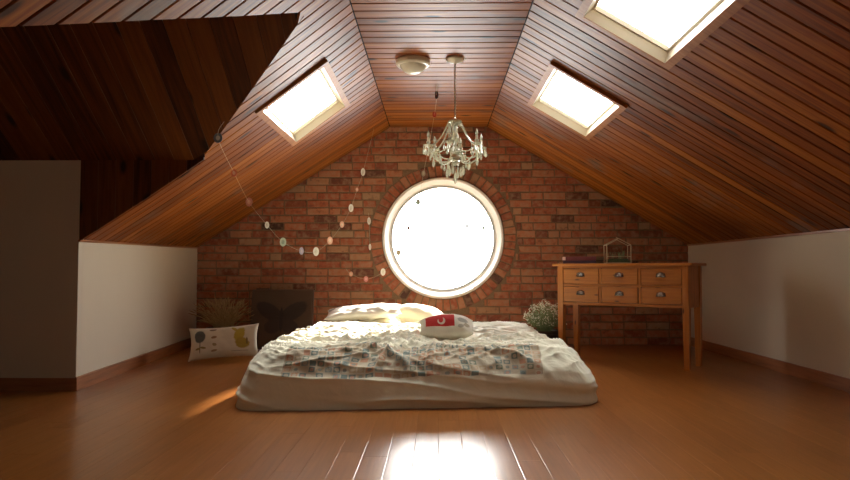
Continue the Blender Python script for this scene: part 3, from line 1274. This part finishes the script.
R = Matrix.Rotation(math.radians(-12), 4, 'X')
make('cloth_cover', mb.xf(R), M['brown_cloth'], t, smooth=False)
mb = MB()
for x0, x1, z0, z1 in ((-0.30, 0.30, 0.555, 0.585), (-0.30, 0.30, 0.003, 0.028), (-0.302, -0.275, 0.004, 0.585), (0.275, 0.302, 0.004, 0.585)):
    box(mb, x0, x1, -0.03, 0.028, z0, z1, 0.004)
box(mb, -0.27, -0.14, -0.01, 0.02, 0.585, 0.602, 0.003)
make('frame', mb.xf(R), M['dark_wood'], t)

# ------------------------------------------------------------------ baskets with plants
def wicker(name, c1, c2):
    m, nt, b = newmat(name)
    tc = N(nt, 'ShaderNodeTexCoord')
    wv = N(nt, 'ShaderNodeTexWave', bands_direction='Z')
    wv.inputs['Scale'].default_value = 22
    wv.inputs['Distortion'].default_value = 3
    wv.inputs['Detail Scale'].default_value = 6
    L(nt, tc.outputs['Object'], wv.inputs['Vector'])
    c = mix(nt, wv.outputs[1], c1, c2)
    L(nt, c, b.inputs['Base Color'])
    b.inputs['Roughness'].default_value = 0.8
    bp = N(nt, 'ShaderNodeBump')
    bp.inputs['Distance'].default_value = 0.01
    L(nt, wv.outputs[1], bp.inputs['Height'])
    L(nt, bp.outputs[0], b.inputs['Normal'])
    return m


M['wicker'] = wicker('dark_wicker', (0.06, 0.033, 0.016), (0.14, 0.08, 0.04))
M['dry'] = plain('dried_grass', (0.36, 0.24, 0.10), 0.8, noise_amt=0.3)
M['stem'] = plain('green_stem', (0.15, 0.20, 0.07), 0.7, noise_amt=0.3)
M['leaf'] = plain('grey_green_leaf', (0.20, 0.27, 0.12), 0.6, noise_amt=0.35)
M['petal'] = plain('tiny_white_petals', (0.72, 0.70, 0.56), 0.7, noise_amt=0.1)


def basket(mb, r0, r1, h):
    lathe(mb, [(0.0, 0.002), (r0, 0.002), (r0 * 1.04, h * 0.3), (r1, h * 0.97), (r1 + 0.006, h), (r1 - 0.008, h), (r1 - 0.014, h * 0.9), (0.0, h * 0.86)], n=28)
    for q in range(9):
        z = h * (0.08 + 0.1 * q)
        r = r0 + (r1 - r0) * (0.08 + 0.1 * q) + 0.006
        tube(mb, [(r * math.cos(a * pi / 12), r * math.sin(a * pi / 12), z) for a in range(25)], 0.006, 5, cap=False)


t = thing('dried_grass_basket', 'bunch of dried grasses in a dark basket behind the plant print cushion', 'plant', (-2.02, 6.62, 0))
mb = MB()
basket(mb, 0.13, 0.17, 0.22)
make('basket', mb, M['wicker'], t, smooth=True)
mb = MB()
rn = random.Random(5)
for k in range(280):
    a = rn.uniform(0, 2 * pi)
    sp_ = rn.uniform(0.02, 0.27) * (1.0 if math.cos(a) < 0.3 else 0.8)
    h = rn.uniform(0.30, 0.52)
    p0 = Vector((rn.uniform(-.08, .08), rn.uniform(-.08, .08), 0.18))
    d = Vector((math.cos(a) * sp_, math.sin(a) * sp_ * 0.8, 0))
    pts = [p0 + d * (q ** 1.6) + Vector((0, 0, (h - 0.18) * (q - 0.25 * q * q * (sp_ / 0.27)))) for q in (0, .35, .7, 1)]
    tube(mb, pts, [0.0022, 0.0018, 0.0016, 0.001], 4)
    e = pts[-1]
    dd = (pts[-1] - pts[-2]).normalized()
    tube(mb, [e - dd * 0.03, e - dd * 0.01, e + dd * 0.03], [0.002, 0.0055, 0.001], 5)
make('grasses', mb, M['dry'], t)

t = thing('flowering_plant', 'bushy plant of tiny white flowers in a basket beside the desk', 'plant', (1.00, 6.35, 0))
mb = MB()
basket(mb, 0.10, 0.13, 0.22)
make('basket', mb, M['wicker'], t, smooth=True)
ms, ml, mp_ = MB(), MB(), MB()
for k in range(230):
    a = rn.uniform(0, 2 * pi)
    el = rn.uniform(0.0, 1.0)
    R_ = 0.20 * (0.75 + 0.25 * rn.random())
    th = math.acos(1 - el * 1.15)
    tip = Vector((R_ * math.sin(th) * math.cos(a) * 0.95, R_ * math.sin(th) * math.sin(a) * 0.85, 0.28 + R_ * 0.95 * math.cos(th) + 0.02))
    b0_ = Vector((rn.uniform(-.04, .04), rn.uniform(-.04, .04), 0.18))
    mid = b0_.lerp(tip, 0.5) + Vector((0, 0, 0.02))
    tube(ms, [b0_, mid, tip], [0.002, 0.0015, 0.0008], 4)
    for q in range(6):
        c = mid.lerp(tip, rn.uniform(0.1, 1.0)) + Vector([rn.uniform(-.022, .022) for _ in range(3)])
        d = Vector([rn.uniform(-1, 1) for _ in range(3)]).normalized()
        s_ = d.orthogonal().normalized()
        l = rn.uniform(0.010, 0.018)
        ml.add([c, c + d * l * 0.5 + s_ * 0.004, c + d * l, c + d * l * 0.5 - s_ * 0.004], [(0, 1, 2, 3)])
    if rn.random() < 0.75:
        for q in range(4):
            c = tip + Vector([rn.uniform(-.018, .018) for _ in range(3)])
            blob(mp_, c, 0.005, 0.005, 0.004, 5, 3)
make('stems', ms, M['stem'], t)
make('foliage', ml, M['leaf'], t)
make('flowers', mp_, M['petal'], t)['kind'] = 'stuff'

# ------------------------------------------------------------------ desk with six drawers
M['pewter'] = plain('dark_pewter', (0.34, 0.32, 0.30), 0.26, metal=0.9, noise_amt=0.15)
DW, DD, DH = 1.106, 0.345, 0.825
DESK = Vector((1.606, 5.803, 0))
DROT = math.atan2(-0.6, 0.8)
desk = thing('writing_desk', 'honey coloured pine desk with six drawers and tall square legs', 'desk', DESK, DROT)
mb = MB()
box(mb, -DW / 2 - 0.035, DW / 2 + 0.035, -DD / 2 - 0.03, DD / 2 + 0.02, DH - 0.022, DH, 0.005)
make('table_top', mb, M['pine'], desk)
LW = 0.050
ZB = 0.475
for sx in (-1, 1):
    for sy in (-1, 1):
        x0 = sx * (DW / 2 - LW / 2)
        y0 = sy * (DD / 2 - LW / 2)
        mb = MB()
        h = LW / 2
        k = LW / 2 * 0.72
        zt = DH - 0.022
        vs_ = []
        for z, r in ((0.0, k), (0.005, k + 0.002), (ZB, h), (zt, h)):
            vs_ += [(x0 - r, y0 - r, z), (x0 + r, y0 - r, z), (x0 + r, y0 + r, z), (x0 - r, y0 + r, z)]
        fs_ = [(3, 2, 1, 0)]
        uvs = [(v[2], v[0] + v[1]) for v in vs_]
        for r in range(3):
            for q in range(4):
                q2 = (q + 1) % 4
                fs_.append((r * 4 + q, r * 4 + q2, r * 4 + 4 + q2, r * 4 + 4 + q))
        mb.add(vs_, fs_, uvs)
        make('leg', mb, M['pine'], desk)
mb = MB()
xi = DW / 2 - LW
yf = -DD / 2 + 0.006
zt = DH - 0.022
for sx in (-1, 1):
    x0 = sx * (DW / 2 - 0.018)
    box(mb, x0 - 0.010, x0 + 0.010, -DD / 2 + LW, DD / 2 - LW, ZB, zt, 0.002)
box(mb, -xi, xi, DD / 2 - 0.03, DD / 2 - 0.012, ZB, zt, 0.002)
make('side_panels', mb, M['pine'], desk)
mb = MB()
RAIL = [(ZB, ZB + 0.022), (ZB + 0.158, ZB + 0.174), (zt - 0.018, zt)]
for z0, z1 in RAIL:
    box(mb, -xi, xi, yf, yf + 0.03, z0, z1, 0.002)
cw = 2 * xi / 3
for q in (1, 2):
    xx = -xi + q * cw
    for z0, z1 in ((RAIL[0][1], RAIL[1][0]), (RAIL[1][1], RAIL[2][0])):
        box(mb, xx - 0.010, xx + 0.010, yf, yf + 0.03, z0, z1, 0.002)
box(mb, -xi, xi, -DD / 2 + 0.03, DD / 2 - 0.03, ZB, ZB + 0.012, 0.001)
make('front_rails', mb, M['pine'], desk)


def cup_handle(mb, w_=0.080, h_=0.040, d_=0.026):
    """half dome pull, open below"""
    nu, nv_ = 14, 7
    vs_, fs_ = [], []
    for j in range(nv_ + 1):
        ph = j / nv_ * pi / 2
        for i in range(nu + 1):
            th = i / nu * pi
            x = -math.cos(th) * w_ / 2 * math.cos(ph * 0.0) * 1.0
            r = math.sin(th)
            vs_.append((x, -d_ * r * math.cos(ph), h_ * (r * math.sin(ph)) - 0.008))
    for j in range(nv_):
        for i in range(nu):
            a = j * (nu + 1) + i
            fs_.append((a, a + 1, a + nu + 2, a + nu + 1))
    o_ = len(vs_)
    vs2 = [(x * 0.93, y * 0.9, z * 0.93 - 0.0006) for x, y, z in vs_]
    mb.add(vs_, fs_)
    mb.add(vs2, [f[::-1] for f in fs_])
    box(mb, -w_ / 2 + 0.006, w_ / 2 - 0.006, -0.002, 0.001, -0.008, 0.022, 0.0008)


for row, (z0, z1) in enumerate(((RAIL[0][1], RAIL[1][0]), (RAIL[1][1], RAIL[2][0]))):
    for q in range(3):
        xa = -xi + q * cw + (0.010 if q else 0) + 0.004
        xb = -xi + (q + 1) * cw - (0.010 if q < 2 else 0) - 0.004
        mb = MB()
        box(mb, xa, xb, yf - 0.004, yf + 0.016, z0 + 0.004, z1 - 0.004, 0.003)
        box(mb, xa + 0.01, xb - 0.01, yf + 0.016, DD / 2 - 0.05, z0 + 0.012, z1 - 0.02, 0.002)
        dr = make('drawer', mb, M['pine'], desk)
        hm = MB()
        cup_handle(hm)
        hm.v = [v + Vector(((xa + xb) / 2, yf - 0.004, (z0 + z1) / 2 + 0.004)) for v in hm.v]
        recalc(make('cup_handle', hm, M['pewter'], dr, smooth=False))


def on_desk(lx, ly, z=0.0):
    c, s = math.cos(DROT), math.sin(DROT)
    return Vector((DESK.x + c * lx - s * ly, DESK.y + s * lx + c * ly, DH + 0.0005 + z))


# books
M['page'] = plain('book_pages', (0.55, 0.48, 0.36), 0.9)


def book(label, w_, d_, h_, colr, loc, rz):
    t = thing('book', label, 'book', loc, rz, 'books lying on the desk')
    mc = plain('book_cover', colr, 0.5, noise_amt=0.1)
    mb = MB()
    box(mb, -w_ / 2, w_ / 2, -d_ / 2, d_ / 2, 0, 0.003, 0.001)
    box(mb, -w_ / 2, w_ / 2, -d_ / 2, d_ / 2, h_ - 0.003, h_, 0.001)
    box(mb, -w_ / 2, w_ / 2, -d_ / 2, -d_ / 2 + 0.004, 0.0, h_, 0.0015)
    make('cover', mb, mc, t)
    mb = MB()
    box(mb, -w_ / 2 + 0.004, w_ / 2 - 0.004, -d_ / 2 + 0.004, d_ / 2 - 0.005, 0.003, h_ - 0.003)
    make('pages', mb, M['page'], t)
    return t


p = on_desk(-0.39, 0.0)
book('thin dark purple book lying flat under the dark red book', 0.30, 0.20, 0.026, (0.09, 0.045, 0.085), p, DROT + 0.08)
b2 = book('dark red book with a pale pink label, lying on top of the purple book', 0.31, 0.205, 0.034, (0.14, 0.012, 0.018), p + Vector((0, 0, 0.0265)), DROT + 0.05)
mb = MB()
box(mb, -0.150, -0.122, -0.1055, -0.1015, 0.003, 0.032, 0.0008)
make('spine_label', mb, plain('pale_pink_paper', (0.80, 0.60, 0.55), 0.7), b2)['label'] = 'pale pink spine label'

# glass house terrarium
M['brass'] = plain('pale_brass', (0.55, 0.44, 0.29), 0.45, metal=0.3)
M['moss'] = plain('dark_moss', (0.07, 0.09, 0.03), 0.9, noise_amt=0.5, noise_scale=60)
t = thing('glass_terrarium', 'small house shaped glass case with a pale metal frame on the desk', 'terrarium', on_desk(-0.09, 0.02), DROT + 0.62)
W2, D2, HE, HR = 0.100, 0.055, 0.155, 0.208
mb = MB()
gab = [(-W2, 0.004), (W2, 0.004), (W2, HE), (0, HR), (-W2, HE)]
for yy in (-D2, D2):
    for q in range(5):
        a, b_ = gab[q], gab[(q + 1) % 5]
        tube(mb, [(a[0], yy, a[1]), (b_[0], yy, b_[1])], 0.0038, 4)
for g in gab:
    tube(mb, [(g[0], -D2, g[1]), (g[0], D2, g[1])], 0.0038, 4)
tube(mb, [(-W2, -D2, 0.058), (W2, -D2, 0.058)], 0.003, 4)
tube(mb, [(-0.022, -D2, HR + 0.010), (0.0, -D2, HR), (0.02, -D2, HR - 0.008)], 0.0035, 4)
make('frame', mb, M['brass'], t)
mb = MB()
for yy in (-D2, D2):
    mb.add([(g[0], yy, g[1]) for g in gab], [(0, 1, 2, 3, 4)])
for q in range(1, 5):
    a, b_ = gab[q], gab[(q + 1) % 5]
    mb.add([(a[0], -D2, a[1]), (a[0], D2, a[1]), (b_[0], D2, b_[1]), (b_[0], -D2, b_[1])], [(0, 1, 2, 3)])
make('glass_panes', mb, M['pane'], t)
mb = MB()
n = 14
hv = []
for j in range(n + 1):
    for i in range(n + 1):
        u, v = i / n, j / n
        hv.append((-W2 + 0.006 + (2 * W2 - 0.012) * u, -D2 + 0.006 + (2 * D2 - 0.012) * v, 0.034 + 0.016 * noise.noise(Vector((u * 4, v * 3, 1)))))
for j in range(n + 1):
    for i in range(n + 1):
        if i in (0, n) or j in (0, n):
            hv[j * (n + 1) + i] = (hv[j * (n + 1) + i][0], hv[j * (n + 1) + i][1], 0.004)
mb.add(hv, [(j * (n + 1) + i, j * (n + 1) + i + 1, (j + 1) * (n + 1) + i + 1, (j + 1) * (n + 1) + i) for j in range(n) for i in range(n)])
make('moss', mb, M['moss'], t, smooth=True)
mb = MB()
for k in range(22):
    a = rn.uniform(0, 2 * pi)
    b0_ = Vector((rn.uniform(-.05, .06), rn.uniform(-.02, .02), 0.035))
    tip = b0_ + Vector((math.cos(a) * 0.025, math.sin(a) * 0.018, rn.uniform(0.03, 0.085)))
    s_ = Vector((-math.sin(a), math.cos(a), 0)) * 0.005
    m_ = b0_.lerp(tip, 0.55)
    mb.add([b0_, m_ + s_, tip, m_ - s_], [(0, 1, 2, 3)])
make('seedlings', mb, M['leaf'], t)

# ------------------------------------------------------------------ flush ceiling lamp
M['lamp_rim'] = plain('cream_lamp_rim', (0.66, 0.62, 0.52), 0.35, noise_amt=0.05)
M['lamp_glass'] = plain('frosted_lamp_bowl', (0.72, 0.69, 0.60), 0.25, noise_amt=0.1, noise_scale=14)
PC = at(413, 63, 5.0)
zsc = (ZF - CAM_H) / (at(413, 60, 1.0).z - CAM_H)
PC = at(413, 60, zsc)
t = thing('ceiling_lamp', 'round flush ceiling lamp with a cream rim and frosted bowl', 'lamp', (PC.x, PC.y, ZF))
mb = MB()
lathe(mb, [(0.0, -0.001), (0.118, -0.001), (0.124, -0.012), (0.122, -0.032), (0.112, -0.044), (0.098, -0.046), (0.092, -0.036)], n=48)
recalc(make('rim', mb, M['lamp_rim'], t, smooth=False))
mb = MB()
lathe(mb, [(0.094, -0.036), (0.088, -0.055), (0.070, -0.078), (0.042, -0.094), (0.012, -0.100), (0.0, -0.100)], n=48)
make('glass_bowl', mb, M['lamp_glass'], t, smooth=True)

# ------------------------------------------------------------------ chandelier
M['silver'] = plain('aged_silver', (0.50, 0.48, 0.38), 0.28, metal=0.85, noise_amt=0.2)
M['candle'] = plain('ivory_candle_sleeve', (0.60, 0.56, 0.42), 0.5)
zsc = (ZF - CAM_H) / (at(455, 58, 1.0).z - CAM_H)
PC = at(455, 58, zsc)
ch = thing('chandelier', 'small crystal chandelier with glass drops, hanging before the round window', 'chandelier', (PC.x, PC.y, ZF))
HZ = ZF - 0.0


def zz(v):
    """height below the ceiling for a row of the photograph at the chandelier's depth"""
    return at(455, v, PC.y).z - ZF


mb = MB()
lathe(mb, [(0.0, 0.0), (0.062, 0.0), (0.066, -0.008), (0.058, -0.022), (0.030, -0.032), (0.012, -0.040), (0.0, -0.042)], n=32)
recalc(make('canopy', mb, M['lamp_rim'], ch, smooth=True))
mb = MB()
tube(mb, [(0, 0, -0.035), (0, 0, zz(118))], 0.0045, 8)
z = -0.05
while z > zz(117):
    blob(mb, (0, 0, z), 0.0075, 0.0075, 0.009, 8, 4)
    z -= 0.022
make('chain', mb, M['silver'], ch)
mb = MB()
zt_, zb_ = zz(119), zz(166)
H_ = zt_ - zb_
prof = [(0.004, 0), (0.018, -0.01), (0.036, -0.03), (0.034, -0.04), (0.012, -0.055), (0.010, -0.09), (0.026, -0.115), (0.030, -0.14), (0.014, -0.165), (0.012, -0.19),
        (0.034, -0.215), (0.040, -0.235), (0.026, -0.26), (0.016, -0.285), (0.024, -0.305), (0.010, -0.33), (0.0, -0.335)]
k = H_ / 0.335
lathe(mb, [(r, zt_ + z * k) for r, z in prof], n=12)
make('column', mb, M['crystal'], ch)
mb = MB()
tube(mb, [(0, 0, zt_), (0, 0, zb_ + 0.02)], 0.005, 6)
lathe(mb, [(0.030, zt_ - 0.028), (0.046, zt_ - 0.022), (0.050, zt_ - 0.016), (0.046, zt_ - 0.012), (0.02, zt_ - 0.006), (0.0, zt_)], n=16)
lathe(mb, [(0.0, zz(162)), (0.03, zz(161)), (0.044, zz(158)), (0.03, zz(155)), (0.0, zz(154))], n=16)
make('stem', mb, M['silver'], ch)


def drop(mb, c, l=0.034, r=0.008):
    c = Vector(c)
    blob(mb, c + Vector((0, 0, -0.004)), 0.0045, 0.0045, 0.0045, 6, 4)
    lathe(mb, [(0.0, -0.008), (r * 0.5, -0.012), (r, -0.008 - l * 0.62), (r * 0.6, -0.008 - l * 0.9), (0.0, -0.008 - l)], c, n=6)


def strand(p, q, sag, nb_, r=0.0062):
    mb = MB()
    p, q = Vector(p), Vector(q)
    for i in range(nb_ + 1):
        t_ = i / nb_
        c = p.lerp(q, t_) + Vector((0, 0, -sag * 4 * t_ * (1 - t_)))
        blob(mb, c, r, r, r, 6, 4)
    return mb


NA = 6
arm_r = 0.195
for k in range(NA):
    a = 2 * pi * k / NA + 0.30
    ca, sa = math.cos(a), math.sin(a)
    P3 = lambda r, z: Vector((r * ca, r * sa, z))
    z0, zc = zz(158), zz(148)
    mb = MB()
    cur = [(0.02, z0), (0.06, z0 - 0.030), (0.11, z0 - 0.034), (0.155, z0 - 0.006), (arm_r, zc)]
    pts = []
    for i in range(len(cur) - 1):
        for q in range(4):
            f = q / 4
            pts.append(P3(cur[i][0] + (cur[i + 1][0] - cur[i][0]) * f, cur[i][1] + (cur[i + 1][1] - cur[i][1]) * f))
    pts.append(P3(*cur[-1]))
    tube(mb, pts, 0.0055, 8)
    arm = make('arm', mb, M['crystal'], ch, smooth=True)
    mb = MB()
    lathe(mb, [(0.004, -0.006), (0.012, -0.004), (0.034, 0.008), (0.037, 0.013), (0.030, 0.011), (0.010, 0.004), (0.012, 0.022), (0.016, 0.034), (0.011, 0.034)], P3(arm_r, zc), n=14)
    make('drip_pan', mb, M['crystal'], arm)
    mb = MB()
    lathe(mb, [(0.009, 0.006), (0.009, 0.062), (0.004, 0.064)], P3(arm_r, zc), n=10)
    make('candle_sleeve', mb, M['candle'], arm)
    mb = MB()
    lathe(mb, [(0.004, 0.062), (0.010, 0.072), (0.0105, 0.084), (0.005, 0.102), (0.0, 0.114)], P3(arm_r, zc), n=10)
    make('bulb', mb, M['crystal'], arm, smooth=True)
    for q in range(5):
        b_ = 2 * pi * q / 5 + a
        mb = MB()
        c = P3(arm_r, zc + 0.010) + Vector((0.035 * math.cos(b_), 0.035 * math.sin(b_), 0))
        lc = 0.012 + 0.016 * (q % 2)
        for bq in range(int(lc / 0.009) + 1):
            blob(mb, c + Vector((0, 0, -0.009 * bq)), 0.0048, 0.0048, 0.0048, 6, 4)
        drop(mb, c - Vector((0, 0, lc)), 0.046, 0.0095)
        make('crystal_drop', mb, M['crystal'], arm)
    mb = MB()
    drop(mb, P3(0.10, z0 - 0.036), 0.040, 0.009)
    make('crystal_drop', mb, M['crystal'], arm)
    s1 = strand(P3(0.046, zt_ - 0.02), P3(arm_r - 0.02, zc + 0.012), 0.034, 24)
    make('bead_strand', s1, M['crystal'], ch)
    a2 = a + 2 * pi / NA
    P4 = Vector((arm_r * math.cos(a2), arm_r * math.sin(a2), zc))
    s2 = strand(P3(arm_r, zc), P4, 0.05, 20, 0.0056)
    make('bead_strand', s2, M['crystal'], ch)
    mb = MB()
    am = a + pi / NA
    drop(mb, Vector((0.155 * math.cos(am), 0.155 * math.sin(am), zc - 0.062)), 0.060, 0.011)
    make('crystal_drop', mb, M['crystal'], ch)
for q in range(6):
    b_ = 2 * pi * q / 6 + 0.2
    mb = MB()
    drop(mb, (0.058 * math.cos(b_), 0.058 * math.sin(b_), zz(165) - 0.02 * (q % 2)), 0.064, 0.012)
    make('crystal_drop', mb, M['crystal'], ch)
    mb = MB()
    drop(mb, (0.046 * math.cos(b_), 0.046 * math.sin(b_), zt_ - 0.022), 0.034, 0.008)
    make('crystal_drop', mb, M['crystal'], ch)
mb = MB()
tube(mb, [(0, 0, zb_ + 0.01), (0, 0, zz(172))], 0.0018, 5)
drop(mb, (0, 0, zz(171)), 0.085, 0.013)
make('centre_drop', mb, M['crystal'], ch)

# ------------------------------------------------------------------ paper disc garlands
M['string'] = plain('pale_string', (0.62, 0.56, 0.44), 0.8)


def disc_mat(name, base, dot):
    return printed(name, base, [('e', (0.5, 0.5, 0.24, 0.24, 0, 0.3), dot)], 0.7)


DM = {
    'white': disc_mat('white_paper_disc', (0.90, 0.89, 0.84), (0.78, 0.78, 0.72)),
    'green': disc_mat('pale_green_paper_disc', (0.55, 0.66, 0.55), (0.35, 0.46, 0.38)),
    'lilac': disc_mat('lilac_paper_disc', (0.50, 0.48, 0.66), (0.66, 0.62, 0.72)),
    'coral': disc_mat('coral_paper_disc', (0.72, 0.22, 0.12), (0.80, 0.45, 0.34)),
    'peach': disc_mat('peach_paper_disc', (0.80, 0.45, 0.33), (0.82, 0.66, 0.55)),
    'rose': disc_mat('rose_paper_disc', (0.42, 0.17, 0.13), (0.52, 0.28, 0.22)),
    'pink': disc_mat('pink_paper_disc', (0.72, 0.30, 0.30), (0.80, 0.50, 0.50)),
    'red': disc_mat('red_paper_disc', (0.45, 0.04, 0.02), (0.6, 0.12, 0.06)),
    'dark': disc_mat('dark_brown_paper_disc', (0.05, 0.025, 0.02), (0.12, 0.03, 0.03)),
    'blue': disc_mat('blue_dotted_paper_disc', (0.16, 0.22, 0.32), (0.60, 0.66, 0.72)),
    'teal': disc_mat('grey_teal_paper_disc', (0.22, 0.28, 0.28), (0.30, 0.36, 0.36)),
    'tan': disc_mat('tan_paper_disc', (0.36, 0.30, 0.22), (0.48, 0.42, 0.30)),
}


def disc(parent, p, w_px, h_px, Y, m):
    """upright card oval with a little thickness"""
    rx, rz = w_px / 2 * Y / F_PX, h_px / 2 * Y / F_PX
    n = 20
    vs_, uvs = [], []
    for yy in (-0.0012, 0.0012):
        for k in range(n):
            a = 2 * pi * k / n
            vs_.append(p + Vector((rx * math.cos(a), yy, rz * math.sin(a))))
            uvs.append((0.5 + 0.5 * math.cos(a), 0.5 + 0.5 * math.sin(a)))
    mb = MB()
    mb.add(vs_, [tuple(range(n)), tuple(range(n, 2 * n))[::-1]] + [(k, n + k, n + (k + 1) % n, (k + 1) % n) for k in range(n)], uvs)
    return make('paper_disc', mb, DM[m], parent, world=True)


def garland(label, start, items, end, name='paper_garland', r=0.0011, string_mat=None):
    t = thing(name, label, 'garland', start, 0, 'paper garlands')
    pts = [Vector(start)]
    ds = []
    for u, v, wp, hp, Y, m in items:
        p = at(u, v, Y)
        pts.append(p + Vector((0, 0.002, 0)))
        ds.append((p, wp, hp, Y, m))
    if end is not None:
        pts.append(Vector(end))
    # gentle curve through the discs
    sm = []
    for i in range(len(pts) - 1):
        p0 = pts[max(i - 1, 0)]
        p1, p2 = pts[i], pts[i + 1]
        p3 = pts[min(i + 2, len(pts) - 1)]
        for q in range(6):
            f = q / 6
            sm.append(0.5 * ((2 * p1) + (p2 - p0) * f + (2 * p0 - 5 * p1 + 4 * p2 - p3) * f * f + (-p0 + 3 * p1 - 3 * p2 + p3) * f ** 3))
    sm.append(pts[-1])
    mb = MB()
    tube(mb, sm, r, 5)
    make('string', mb, string_mat or M['string'], t, world=True)
    for p, wp, hp, Y, m in ds:
        disc(t, p, wp, hp, Y, m)
    return t


s0 = hit_left(224, 121)
e0 = hit_left(374, 128)
s0.z -= 0.004
e0.z -= 0.004
garland('long sagging string of pastel paper discs between the left slope and the brick wall', s0,
        [(218, 138, 9, 10, 4.10, 'blue'), (234, 173, 6.5, 8, 4.55, 'coral'), (249, 202, 7, 9, 5.0, 'rose'), (267, 225, 4.5, 7, 5.2, 'white'), (283, 242, 6.5, 9, 5.3, 'green'),
         (301.5, 251, 4.5, 7.5, 5.4, 'lilac'), (316, 251.5, 6, 9, 5.5, 'white'), (330, 240.5, 5.5, 8, 5.6, 'peach'), (342, 224.5, 4.5, 6.5, 5.75, 'peach'), (351, 208, 5, 8, 5.9, 'white'),
         (357, 189.5, 3, 4, 6.05, 'peach'), (363, 172, 4.5, 8, 6.2, 'white')], e0)
zs = (ZF - CAM_H) / (at(437, 84, 1.0).z - CAM_H)
e1 = at(437, 84, zs)
garland('mixed paper discs on a string rising from bricks crossing the round window at its left', at(346, 269, 7.14),
        [(351, 274, 4, 5, 7.08, 'peach'), (366, 279, 4.5, 6, 7.0, 'pink'), (383, 272, 5, 7.5, 6.9, 'white'), (398.5, 252.5, 5, 6, 6.8, 'tan'), (408.5, 228, 3.6, 4.6, 6.65, 'dark'),
         (418, 202, 5, 7, 6.45, 'teal'), (423.5, 173.5, 4, 6, 6.2, 'tan'), (434.5, 114.5, 4, 6, 5.85, 'red'), (436.5, 95, 4, 8, 5.65, 'dark')], e1 - Vector((0, 0, 0.004)))
garland('short upright string with two narrow white discs left of the round window', at(368.5, 213, 7.14),
        [(369, 221, 3.6, 7.5, 7.125, 'white'), (370, 247, 2.6, 6.5, 7.125, 'white')], None)
garland('small string of tiny discs hanging across the right of the round window pane', WIN + Vector((0.02, -0.02, 0.535)),
        [(459, 206, 2.6, 4, 7.10, 'tan'), (467, 226, 2.8, 5, 7.10, 'teal'), (476, 231.5, 2.6, 4, 7.10, 'tan'), (483.5, 228, 2.4, 4, 7.10, 'teal'), (488, 214, 3, 4, 7.10, 'white')],
        WIN + Vector((0.515, -0.02, 0.25)), r=0.0006)
